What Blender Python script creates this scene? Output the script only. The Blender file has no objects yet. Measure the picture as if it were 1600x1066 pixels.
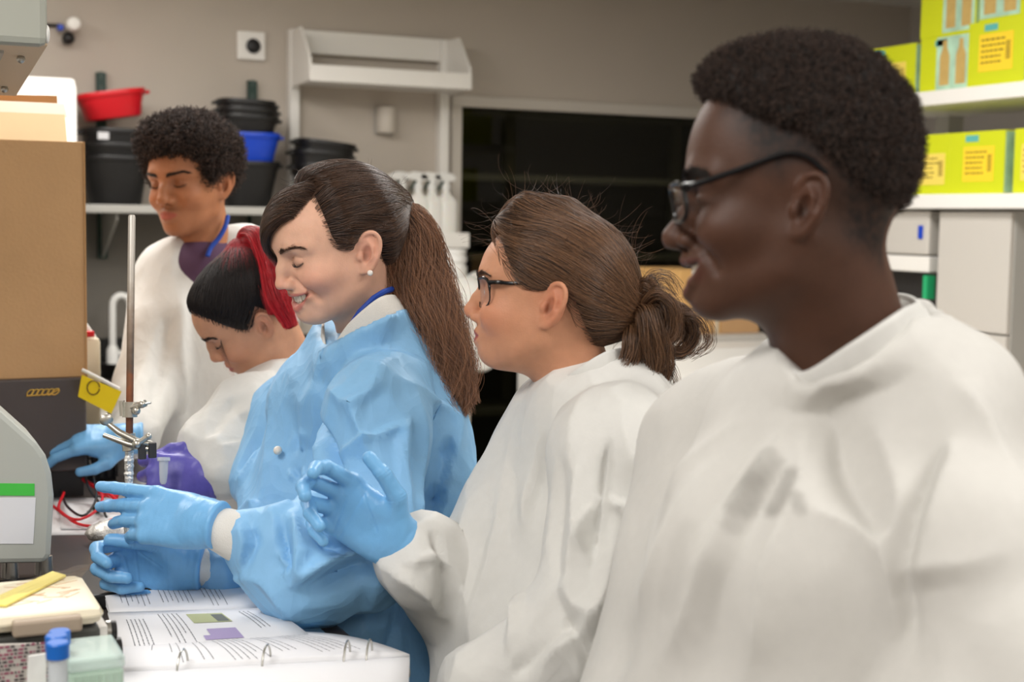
import bpy, bmesh, math, random
import numpy as np
from mathutils import Vector, Matrix
random.seed(7)
np.random.seed(7)
scene = bpy.context.scene
COL = scene.collection

# ------------------------------------------------------------------ camera
CAM = np.array([0.0, 0.0, 1.48])
FPX = 2222.0
YAW, PITCH, ROLL = math.radians(25.0), math.radians(4.96), math.radians(0.86)
_f0 = np.array([math.sin(YAW), math.cos(YAW), 0.0])
_r0 = np.array([math.cos(YAW), -math.sin(YAW), 0.0])
_z = np.array([0.0, 0.0, 1.0])
CF = math.cos(PITCH) * _f0 - math.sin(PITCH) * _z
_u = math.cos(PITCH) * _z + math.sin(PITCH) * _f0
CR = math.cos(ROLL) * _r0 + math.sin(ROLL) * _u
CU = math.cos(ROLL) * _u - math.sin(ROLL) * _r0

cam_data = bpy.data.cameras.new('camera')
cam = bpy.data.objects.new('camera', cam_data)
COL.objects.link(cam)
cam_data.sensor_width = 36.0
cam_data.lens = FPX * 36.0 / 1600.0
cam_data.clip_start = 0.05
cam.matrix_world = Matrix(((CR[0], CU[0], -CF[0], CAM[0]), (CR[1], CU[1], -CF[1], CAM[1]),
                           (CR[2], CU[2], -CF[2], CAM[2]), (0, 0, 0, 1)))
cam_data.dof.use_dof = True
cam_data.dof.focus_distance = 1.92
cam_data.dof.aperture_fstop = 5.0
scene.camera = cam

def P(px, py, d):
    """world point seen at photograph pixel (px, py), d metres deep"""
    return CAM + d * (CF + (px - 800) / FPX * CR + (533 - py) / FPX * CU)

def norm(v): v = np.asarray(v, float); return v / np.linalg.norm(v)
def on_z(px, py, z):
    r = CF + (px - 800) / FPX * CR + (533 - py) / FPX * CU
    return CAM + r * ((z - CAM[2]) / r[2])

def on_y(px, py, y):
    r = CF + (px - 800) / FPX * CR + (533 - py) / FPX * CU
    return CAM + r * ((y - CAM[1]) / r[1])

def on_x(px, py, x):
    r = CF + (px - 800) / FPX * CR + (533 - py) / FPX * CU
    return CAM + r * ((x - CAM[0]) / r[0])

def to_px(p):
    v = np.asarray(p) - CAM
    d = v @ CF
    return 800 + FPX * (v @ CR) / d, 533 - FPX * (v @ CU) / d, d

# ------------------------------------------------------------------ light
scene.view_settings.view_transform = 'Standard'
scene.view_settings.look = 'None'
scene.view_settings.gamma = 1.0
scene.view_settings.use_curve_mapping = False
scene.view_settings.exposure = 0.0
world = bpy.data.worlds.new('world')
scene.world = world
world.use_nodes = True
world.node_tree.nodes['Background'].inputs[0].default_value = (1.0, 0.97, 0.93, 1)
world.node_tree.nodes['Background'].inputs[1].default_value = 0.35

LAMPS = [(-0.55, 0.9), (-0.55, 3.6), (1.7, 0.2), (1.7, 2.6), (-0.55, -1.6), (1.7, -2.0), (0.6, 3.5)]  # the last panel is added to brighten the back wall
CEIL = 2.46
for i, (lx, ly) in enumerate(LAMPS):
    ld = bpy.data.lights.new('ceiling_lamp_light', 'AREA')
    ld.shape = 'RECTANGLE'
    ld.size, ld.size_y = 0.6, 1.2
    ld.energy = 27.5
    ld.color = (1.0, 0.978, 0.95)
    lo = bpy.data.objects.new('ceiling_lamp_light', ld)
    lo.location = (lx, ly, CEIL - 0.045)
    COL.objects.link(lo)

# ------------------------------------------------------------------ helpers
def link(o, parent=None):
    COL.objects.link(o)
    if parent is not None:
        o.parent = parent
        o.matrix_parent_inverse = Matrix.Translation(-Vector(parent.location))
    return o

def tag(o, label=None, cat=None, group=None, kind=None):
    if label: o['label'] = label
    if cat: o['category'] = cat
    if group: o['group'] = group
    if kind: o['kind'] = kind
    return o

def empty(name, loc, label, cat, group=None):
    o = bpy.data.objects.new(name, None)
    o.empty_display_size = 0.02
    o.location = tuple(float(v) for v in loc)
    COL.objects.link(o)
    return tag(o, label, cat, group)

def lin(c):
    c = np.asarray(c, float) / 255.0
    return tuple(np.where(c <= 0.04045, c / 12.92, ((c + 0.055) / 1.055) ** 2.4))

def mat(name, rgb, rough=0.5, metal=0.0, spec=0.5, noise=0.0, nscale=30.0, bump=0.0, bscale=200.0,
        alpha=1.0, trans=0.0, sss=0.0, sss_r=(1, .4, .2), emit=0.0, attr=False, sheen=0.0, coat=0.0, srgb=True, ior=1.45):
    m = bpy.data.materials.new(name)
    m.use_nodes = True
    nt = m.node_tree
    b = nt.nodes['Principled BSDF']
    c = lin(rgb) if srgb else rgb
    b.inputs['Base Color'].default_value = (*c, 1)
    b.inputs['Roughness'].default_value = rough
    b.inputs['Metallic'].default_value = metal
    b.inputs['Specular IOR Level'].default_value = spec
    b.inputs['IOR'].default_value = ior
    b.inputs['Alpha'].default_value = alpha
    b.inputs['Transmission Weight'].default_value = trans
    b.inputs['Coat Weight'].default_value = coat
    b.inputs['Sheen Weight'].default_value = sheen
    if sss:
        b.inputs['Subsurface Weight'].default_value = sss
        b.inputs['Subsurface Radius'].default_value = sss_r
        b.inputs['Subsurface Scale'].default_value = 0.006
    if emit:
        b.inputs['Emission Color'].default_value = (*c, 1)
        b.inputs['Emission Strength'].default_value = emit
    tc = nt.nodes.new('ShaderNodeTexCoord')
    src = None
    if attr:
        a = nt.nodes.new('ShaderNodeAttribute')
        a.attribute_name = 'Col'
        src = a.outputs['Color']
    if noise:
        n = nt.nodes.new('ShaderNodeTexNoise')
        n.inputs['Scale'].default_value = nscale
        n.inputs['Detail'].default_value = 4
        nt.links.new(tc.outputs['Object'], n.inputs['Vector'])
        mr = nt.nodes.new('ShaderNodeMapRange')
        mr.inputs['From Min'].default_value = 0.25
        mr.inputs['From Max'].default_value = 0.75
        mr.inputs['To Min'].default_value = 1 - noise
        mr.inputs['To Max'].default_value = 1 + noise
        nt.links.new(n.outputs['Fac'], mr.inputs['Value'])
        mx = nt.nodes.new('ShaderNodeMix')
        mx.data_type = 'RGBA'
        mx.blend_type = 'MULTIPLY'
        mx.inputs['Factor'].default_value = 1.0
        mx.inputs[6].default_value = (*c, 1)
        if src is not None: nt.links.new(src, mx.inputs[6])
        nt.links.new(mr.outputs[0], mx.inputs[7])
        src = mx.outputs[2]
    if src is not None:
        nt.links.new(src, b.inputs['Base Color'])
    if bump:
        n2 = nt.nodes.new('ShaderNodeTexNoise')
        n2.inputs['Scale'].default_value = bscale
        n2.inputs['Detail'].default_value = 5
        nt.links.new(tc.outputs['Object'], n2.inputs['Vector'])
        bp = nt.nodes.new('ShaderNodeBump')
        bp.inputs['Strength'].default_value = bump
        bp.inputs['Distance'].default_value = 0.004
        nt.links.new(n2.outputs['Fac'], bp.inputs['Height'])
        nt.links.new(bp.outputs[0], b.inputs['Normal'])
    return m

def glass_mat(name, rgb=(255, 255, 255), ior=1.45, rough=.0, base=0.0):
    m = bpy.data.materials.new(name); m.use_nodes = True
    nt = m.node_tree; nt.nodes.clear()
    out = nt.nodes.new('ShaderNodeOutputMaterial'); mx = nt.nodes.new('ShaderNodeMixShader')
    t = nt.nodes.new('ShaderNodeBsdfTransparent'); g = nt.nodes.new('ShaderNodeBsdfGlossy')
    t.inputs[0].default_value = (*lin(rgb), 1); g.inputs['Roughness'].default_value = rough + .02
    lw = nt.nodes.new('ShaderNodeLayerWeight'); lw.inputs[0].default_value = .5
    pw = nt.nodes.new('ShaderNodeMath'); pw.operation = 'POWER'; pw.inputs[1].default_value = 4.0
    fr = nt.nodes.new('ShaderNodeMath'); fr.operation = 'MULTIPLY_ADD'; fr.inputs[1].default_value = .6; fr.inputs[2].default_value = ((ior - 1) / (ior + 1)) ** 2
    nt.links.new(lw.outputs['Facing'], pw.inputs[0]); nt.links.new(pw.outputs[0], fr.inputs[0])
    ma = nt.nodes.new('ShaderNodeMath'); ma.operation = 'MAXIMUM'; ma.inputs[1].default_value = base
    nt.links.new(fr.outputs[0], ma.inputs[0]); nt.links.new(ma.outputs[0], mx.inputs[0]); nt.links.new(t.outputs[0], mx.inputs[1]); nt.links.new(g.outputs[0], mx.inputs[2])
    nt.links.new(mx.outputs[0], out.inputs[0])
    return m

def crumple(m, scale=16.0, dist=.006, strength=.55):
    """fine creases for non-woven cloth"""
    nt = m.node_tree; b = nt.nodes['Principled BSDF']
    tc = nt.nodes.new('ShaderNodeTexCoord'); mp = nt.nodes.new('ShaderNodeMapping'); mp.inputs['Scale'].default_value = (1, 1, .6)
    nz = nt.nodes.new('ShaderNodeTexNoise'); nz.inputs['Scale'].default_value = 7.0; nz.inputs['Detail'].default_value = 2
    mx = nt.nodes.new('ShaderNodeMix'); mx.data_type = 'RGBA'; mx.blend_type = 'LINEAR_LIGHT'; mx.inputs['Factor'].default_value = .12
    v = nt.nodes.new('ShaderNodeTexVoronoi'); v.inputs['Scale'].default_value = scale
    v2 = nt.nodes.new('ShaderNodeTexVoronoi'); v2.inputs['Scale'].default_value = scale * 2.3
    ad = nt.nodes.new('ShaderNodeMath'); ad.operation = 'MULTIPLY_ADD'; ad.inputs[1].default_value = .35
    bp = nt.nodes.new('ShaderNodeBump'); bp.inputs['Strength'].default_value = strength; bp.inputs['Distance'].default_value = dist
    nt.links.new(tc.outputs['Object'], mp.inputs[0]); nt.links.new(mp.outputs[0], nz.inputs['Vector'])
    nt.links.new(mp.outputs[0], mx.inputs[6]); nt.links.new(nz.outputs['Color'], mx.inputs[7])
    nt.links.new(mx.outputs[2], v.inputs['Vector']); nt.links.new(mx.outputs[2], v2.inputs['Vector'])
    nt.links.new(v2.outputs['Distance'], ad.inputs[0]); nt.links.new(v.outputs['Distance'], ad.inputs[2])
    nt.links.new(ad.outputs[0], bp.inputs['Height'])
    old = b.inputs['Normal'].links
    if old: nt.links.new(old[0].from_socket, bp.inputs['Normal'])
    nt.links.new(bp.outputs[0], b.inputs['Normal'])
    return m

def mesh_obj(name, V, F, m=None, parent=None, smooth=True, col=None, mats=None, fmat=None):
    me = bpy.data.meshes.new(name)
    V = np.asarray(V, np.float32)
    if isinstance(F, np.ndarray):
        n, k = F.shape
        me.vertices.add(len(V)); me.vertices.foreach_set('co', V.ravel())
        me.loops.add(n * k); me.loops.foreach_set('vertex_index', F.astype(np.int32).ravel())
        me.polygons.add(n)
        me.polygons.foreach_set('loop_start', np.arange(0, n * k, k, dtype=np.int32))
        me.update(calc_edges=True)
    else:
        me.from_pydata([tuple(map(float, v)) for v in V], [], F)
        me.update()
    if smooth:
        me.polygons.foreach_set('use_smooth', np.ones(len(me.polygons), bool))
    for mm in (mats or ([m] if m else [])):
        me.materials.append(mm)
    if fmat is not None:
        me.polygons.foreach_set('material_index', np.asarray(fmat, np.int32))
    if col is not None:
        a = me.color_attributes.new('Col', 'FLOAT_COLOR', 'POINT')
        c4 = np.ones((len(V), 4), np.float32); c4[:, :3] = col
        a.data.foreach_set('color', c4.ravel())
    me.validate()
    return link(bpy.data.objects.new(name, me), parent)

class MB:
    """collects simple solids into ONE mesh object"""
    def __init__(self): self.bm = bmesh.new()
    def box(self, lo, hi, M=None, bev=0.0):
        lo, hi = np.minimum(lo, hi), np.maximum(lo, hi)
        vs = [self.bm.verts.new((x, y, z)) for z in (lo[2], hi[2]) for y in (lo[1], hi[1]) for x in (lo[0], hi[0])]
        fs = [self.bm.faces.new([vs[i] for i in f]) for f in ((0,2,3,1),(4,5,7,6),(0,1,5,4),(2,6,7,3),(0,4,6,2),(1,3,7,5))]
        if bev:
            es = list({e for f in fs for e in f.edges})
            r = bmesh.ops.bevel(self.bm, geom=es, offset=bev, segments=2, affect='EDGES', profile=0.5)
            vs = list({v for f in r['faces'] for v in f.verts} | {v for v in vs if v.is_valid})
        if M is not None: bmesh.ops.transform(self.bm, matrix=M, verts=vs)
        return self
    def prism(self, pts, a, b):
        """pts: closed outline as 3-D points at a; extruded by vector b"""
        bot = [self.bm.verts.new(tuple(p)) for p in pts]
        top = [self.bm.verts.new(tuple(np.asarray(p) + b)) for p in pts]
        n = len(pts)
        self.bm.faces.new(bot); self.bm.faces.new(top[::-1])
        for i in range(n): self.bm.faces.new((bot[i], top[i], top[(i+1) % n], bot[(i+1) % n]))
        return self
    def tube(self, pts, r, n=10, cap=True):
        pts = [Vector(tuple(map(float, p))) for p in pts]
        rs = r if hasattr(r, '__len__') else [r] * len(pts)
        rings, up = [], None
        for i, p in enumerate(pts):
            t = (pts[min(i+1, len(pts)-1)] - pts[max(i-1, 0)]).normalized()
            if up is None: up = t.orthogonal().normalized()
            up = (up - t * up.dot(t))
            up = up.normalized() if up.length > 1e-6 else t.orthogonal().normalized()
            s = t.cross(up)
            rings.append([self.bm.verts.new(p + (up * math.cos(2*math.pi*k/n) + s * math.sin(2*math.pi*k/n)) * rs[i]) for k in range(n)])
        for a, b in zip(rings, rings[1:]):
            for k in range(n): self.bm.faces.new((a[k], a[(k+1) % n], b[(k+1) % n], b[k]))
        if cap:
            self.bm.faces.new(rings[0][::-1]); self.bm.faces.new(rings[-1])
        return self
    def lathe(self, prof, c=(0, 0, 0), n=24, sx=1.0, sy=1.0, M=None, power=2.0):
        """prof: (radius, z) pairs; power > 2 squares the section"""
        rings = []
        for r, z in prof:
            ring = []
            for k in range(n):
                a = 2 * math.pi * k / n
                ca, sa = math.cos(a), math.sin(a)
                q = (abs(ca) ** power + abs(sa) ** power) ** (-1.0 / power)
                v = Vector((r * ca * q * sx, r * sa * q * sy, z))
                if M is not None: v = M @ v
                ring.append(self.bm.verts.new(v + Vector(tuple(map(float, c)))))
            rings.append(ring)
        for a, b in zip(rings, rings[1:]):
            for k in range(n): self.bm.faces.new((a[k], a[(k+1) % n], b[(k+1) % n], b[k]))
        self.bm.faces.new(rings[0][::-1]); self.bm.faces.new(rings[-1])
        return self
    def ball(self, c, r, seg=16, M=None):
        mm = Matrix.Translation(tuple(map(float, c))) @ (M or Matrix()) @ (Matrix.Diagonal((*r, 1)) if hasattr(r, '__len__') else Matrix.Scale(r, 4))
        bmesh.ops.create_uvsphere(self.bm, u_segments=seg, v_segments=max(6, seg // 2 + 2), radius=1.0, matrix=mm)
        return self
    def sheet(self, grid):
        """grid[i][j] of points -> a quad sheet"""
        vs = [[self.bm.verts.new(tuple(map(float, p))) for p in row] for row in grid]
        for i in range(len(vs)-1):
            for j in range(len(vs[0])-1):
                self.bm.faces.new((vs[i][j], vs[i][j+1], vs[i+1][j+1], vs[i+1][j]))
        return self
    def build(self, name, m, parent=None, smooth=False, bevel=0.0, label=None):
        bmesh.ops.recalc_face_normals(self.bm, faces=self.bm.faces[:])
        me = bpy.data.meshes.new(name)
        self.bm.to_mesh(me); self.bm.free()
        me.materials.append(m)
        if smooth:
            me.polygons.foreach_set('use_smooth', np.ones(len(me.polygons), bool))
            me.set_sharp_from_angle(angle=math.radians(38))
        o = link(bpy.data.objects.new(name, me), parent)
        if bevel:
            bv = o.modifiers.new('bevel', 'BEVEL'); bv.width = bevel; bv.segments = 2; bv.limit_method = 'ANGLE'
        if label: o['label'] = label
        return o

# ------------------------------------------------------------------ noise
_perm = np.random.RandomState(3).permutation(256)
_grad = np.random.RandomState(4).normal(size=(256, 3)); _grad /= np.linalg.norm(_grad, axis=1)[:, None]
def pnoise(p):
    p = np.asarray(p, float)
    i = np.floor(p).astype(int); f = p - i
    w = f * f * f * (f * (f * 6 - 15) + 10)
    out = 0
    for dx in (0, 1):
        for dy in (0, 1):
            for dz in (0, 1):
                h = _perm[(_perm[(_perm[(i[:, 0]+dx) & 255] + i[:, 1]+dy) & 255] + i[:, 2]+dz) & 255]
                g = _grad[h]
                dot = g[:, 0]*(f[:, 0]-dx) + g[:, 1]*(f[:, 1]-dy) + g[:, 2]*(f[:, 2]-dz)
                out = out + dot * (w[:, 0] if dx else 1-w[:, 0]) * (w[:, 1] if dy else 1-w[:, 1]) * (w[:, 2] if dz else 1-w[:, 2])
    return out
def fbm(p, o=3, lac=2.0, g=0.5):
    s, a = 0, 1.0
    for k in range(o):
        s = s + a * pnoise(np.asarray(p) * lac ** k + 17.3 * k); a *= g
    return s
def sstep(a, b, x):
    t = np.clip((x - a) / (b - a), 0, 1)
    return t * t * (3 - 2 * t)

# ------------------------------------------------------------------ signed distance modelling
def smin(a, b, k):
    if k <= 0: return np.minimum(a, b)
    h = np.maximum(k - np.abs(a - b), 0) / k
    return np.minimum(a, b) - h * h * k * 0.25
def smax(a, b, k): return -smin(-a, -b, k)
def sph(p, c, r): return np.linalg.norm(p - np.asarray(c), axis=1) - r
def ell(p, c, r, R=None):
    q = p - np.asarray(c)
    if R is not None: q = q @ R
    r = np.asarray(r, float)
    k0 = np.linalg.norm(q / r, axis=1); k1 = np.linalg.norm(q / (r * r), axis=1) + 1e-9
    return k0 * (k0 - 1) / k1
def cone(p, a, b, ra, rb):
    """capsule with radii blending from ra to rb"""
    a, b = np.asarray(a, float), np.asarray(b, float)
    ab = b - a
    t = np.clip(((p - a) @ ab) / (ab @ ab + 1e-12), 0, 1)
    return np.linalg.norm(p - a - t[:, None] * ab, axis=1) - (ra + (rb - ra) * t)
def chain(p, pts, rs, k=0.0):
    d = cone(p, pts[0], pts[1], rs[0], rs[1])
    for i in range(1, len(pts) - 1):
        d = smin(d, cone(p, pts[i], pts[i+1], rs[i], rs[i+1]), k)
    return d
def rbox(p, c, h, r, R=None):
    q = p - np.asarray(c)
    if R is not None: q = q @ R
    q = np.abs(q) - (np.asarray(h) - r)
    return np.linalg.norm(np.maximum(q, 0), axis=1) + np.minimum(q.max(axis=1), 0) - r

def axis_steps(lo, hi, dense, fine, coarse):
    """grid coordinates: step `fine` inside the dense interval, growing to `coarse` outside"""
    a, b = max(lo, dense[0]), min(hi, dense[1])
    mid = list(np.arange(a, b + fine * 0.5, fine))
    s, x, left = fine, a, []
    while x > lo:
        s = min(coarse, s * 1.15); x -= s; left.append(x)
    s, x, right = fine, mid[-1], []
    while x < hi:
        s = min(coarse, s * 1.15); x += s; right.append(x)
    return np.array(left[::-1] + mid + right)

def surface(sdf, xs, ys, zs, smooth=2, margin=1.7):
    """surface nets over a rectilinear grid, evaluated only near the surface"""
    ST = 4
    def pad(a):
        while (len(a) - 1) % ST: a = np.append(a, a[-1] + (a[-1] - a[-2]))
        return a
    xs, ys, zs = pad(np.asarray(xs, float)), pad(np.asarray(ys, float)), pad(np.asarray(zs, float))
    nx, ny, nz = len(xs), len(ys), len(zs)
    cx, cy, cz = xs[::ST], ys[::ST], zs[::ST]
    G = np.stack(np.meshgrid(cx, cy, cz, indexing='ij'), -1).reshape(-1, 3)
    D = np.concatenate([sdf(G[i:i+400000]) for i in range(0, len(G), 400000)]).astype(np.float32).reshape(len(cx), len(cy), len(cz))
    bx, by, bz = np.diff(cx), np.diff(cy), np.diff(cz)
    diag = np.sqrt(bx[:, None, None]**2 + by[None, :, None]**2 + bz[None, None, :]**2)
    mn = np.full(diag.shape, 1e9, np.float32); mnv = mn.copy(); mxv = -mn
    for a in (slice(0, -1), slice(1, None)):
        for b in (slice(0, -1), slice(1, None)):
            for c in (slice(0, -1), slice(1, None)):
                s = D[a, b, c]
                mn = np.minimum(mn, np.abs(s)); mnv = np.minimum(mnv, s); mxv = np.maximum(mxv, s)
    act = (mn < diag * margin * 0.6) | ((mnv < 0) & (mxv > 0))
    V = np.repeat(np.repeat(np.repeat(np.where(D < 0, -1.0, 1.0).astype(np.float32), ST, 0), ST, 1), ST, 2)[:nx, :ny, :nz].copy()
    need = np.zeros((nx, ny, nz), bool)
    A = np.argwhere(act)
    for i in range(ST + 1):
        for j in range(ST + 1):
            for k in range(ST + 1):
                need[A[:, 0]*ST+i, A[:, 1]*ST+j, A[:, 2]*ST+k] = True
    I = np.argwhere(need)
    vals = np.empty(len(I), np.float32)
    for s in range(0, len(I), 300000):
        q = I[s:s+300000]
        vals[s:s+300000] = sdf(np.stack((xs[q[:, 0]], ys[q[:, 1]], zs[q[:, 2]]), -1))
    V[need] = vals
    S = V < 0
    c8 = [S[a:nx-1+a, b:ny-1+b, c:nz-1+c] for a in (0, 1) for b in (0, 1) for c in (0, 1)]
    al, an = c8[0].copy(), c8[0].copy()
    for s in c8[1:]: al &= s; an |= s
    cells = np.argwhere(an & ~al)
    idx = np.full((nx-1, ny-1, nz-1), -1, np.int32)
    idx[cells[:, 0], cells[:, 1], cells[:, 2]] = np.arange(len(cells))
    acc = np.zeros((len(cells), 3)); cnt = np.zeros(len(cells))
    co = [np.array(c) for c in ((0,0,0),(1,0,0),(0,1,0),(1,1,0),(0,0,1),(1,0,1),(0,1,1),(1,1,1))]
    for a in range(8):
        for b in range(a + 1, 8):
            if np.abs(co[a] - co[b]).sum() != 1: continue
            qa, qb = cells + co[a], cells + co[b]
            va, vb = V[qa[:, 0], qa[:, 1], qa[:, 2]], V[qb[:, 0], qb[:, 1], qb[:, 2]]
            m = (va < 0) != (vb < 0)
            t = np.where(m, va / np.where(m, va - vb, 1), 0)
            pa = np.stack((xs[qa[:, 0]], ys[qa[:, 1]], zs[qa[:, 2]]), -1); pb = np.stack((xs[qb[:, 0]], ys[qb[:, 1]], zs[qb[:, 2]]), -1)
            acc += np.where(m[:, None], pa + (pb - pa) * t[:, None], 0); cnt += m
    verts = acc / np.maximum(cnt, 1)[:, None]
    quads = []
    for ax in range(3):
        sl0 = [slice(None)]*3; sl1 = [slice(None)]*3
        sl0[ax] = slice(0, -1); sl1[ax] = slice(1, None)
        s0, s1 = S[tuple(sl0)], S[tuple(sl1)]
        E = np.argwhere(s0 != s1)
        o1, o2 = [(1, 2), (2, 0), (0, 1)][ax]
        ok = (E[:, o1] > 0) & (E[:, o2] > 0) & (E[:, o1] < [nx, ny, nz][o1]-1) & (E[:, o2] < [nx, ny, nz][o2]-1)
        E = E[ok]
        d1 = np.zeros(3, int); d1[o1] = 1
        d2 = np.zeros(3, int); d2[o2] = 1
        q = []
        for off in (-d1 - d2, -d2, 0 * d1, -d1):
            e = E + off
            q.append(idx[e[:, 0], e[:, 1], e[:, 2]])
        q = np.stack(q, -1)
        flip = ~s0[E[:, 0], E[:, 1], E[:, 2]]
        q[flip] = q[flip][:, ::-1]
        quads.append(q)
    F = np.concatenate(quads)
    F = F[(F >= 0).all(1)]
    for it in range(smooth):
        verts = relax(verts, F, 0.5)
    return verts, F

def relax(V, F, lam):
    acc = np.zeros_like(V); cnt = np.zeros(len(V))
    for a, b in ((0, 1), (1, 2), (2, 3), (3, 0)):
        for i, j in ((a, b), (b, a)):
            for c in range(3): acc[:, c] += np.bincount(F[:, i], V[F[:, j], c], len(V))
            cnt += np.bincount(F[:, i], minlength=len(V))
    return V + lam * (acc / np.maximum(cnt, 1)[:, None] - V)

def vnormals(V, F):
    n = np.cross(V[F[:, 2]] - V[F[:, 0]], V[F[:, 3]] - V[F[:, 1]])
    acc = np.zeros_like(V)
    for i in range(4):
        for c in range(3): acc[:, c] += np.bincount(F[:, i], n[:, c], len(V))
    return acc / (np.linalg.norm(acc, axis=1)[:, None] + 1e-12)

def sgrad(sdf, p, e=0.001):
    g = np.stack([sdf(p + e * np.eye(3)[i]) - sdf(p - e * np.eye(3)[i]) for i in range(3)], -1)
    return g / (np.linalg.norm(g, axis=1)[:, None] + 1e-9)

def strands(name, pts, radius, m, parent, taper=0.35, kind='stuff'):
    """hair: pts (n, k, 3) -> one hair curves object"""
    pts = np.asarray(pts, np.float32)
    n, k = pts.shape[:2]
    hc = bpy.data.hair_curves.new(name)
    hc.add_curves([k] * n)
    hc.position_data.foreach_set('vector', pts.ravel())
    ra = hc.attributes.get('radius') or hc.attributes.new('radius', 'FLOAT', 'POINT')
    prof = np.linspace(1, taper, k)[None, :] * (radius if np.ndim(radius) == 0 else np.asarray(radius)[:, None])
    ra.data.foreach_set('value', np.broadcast_to(prof, (n, k)).astype(np.float32).ravel().copy())
    hc.materials.append(m)
    o = link(bpy.data.objects.new(name, hc), parent)
    if kind: o['kind'] = kind
    return o
def catmull(pts, n):
    pts = np.asarray(pts, float)
    q = np.concatenate(([2*pts[0]-pts[1]], pts, [2*pts[-1]-pts[-2]]))
    t = np.linspace(0, len(pts) - 1 - 1e-6, n)
    i = t.astype(int); f = (t - i)[:, None]
    a, b, c, d = q[i], q[i+1], q[i+2], q[i+3]
    return 0.5*((2*b) + (-a+c)*f + (2*a-5*b+4*c-d)*f*f + (-a+3*b-3*c+d)*f**3)
# ------------------------------------------------------------------ heads (local axes: x face, y the person's left, z up; origin between the ears)
def head_frame(psi, pitch, roll=0.0):
    """psi: degrees the face is turned from the image's left towards the lens; pitch: downwards; roll: crown tipped away from the lens"""
    L, T = -CR, -CF
    a, b, c = math.radians(psi), math.radians(pitch), math.radians(roll)
    f = math.cos(a) * L + math.sin(a) * T
    l = -math.sin(a) * L + math.cos(a) * T
    u = CU.copy()
    f, u = math.cos(b) * f - math.sin(b) * u, math.cos(b) * u + math.sin(b) * f
    u, l = math.cos(c) * u - math.sin(c) * l, math.cos(c) * l + math.sin(c) * u
    return np.stack((f, l, u), 1)

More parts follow.
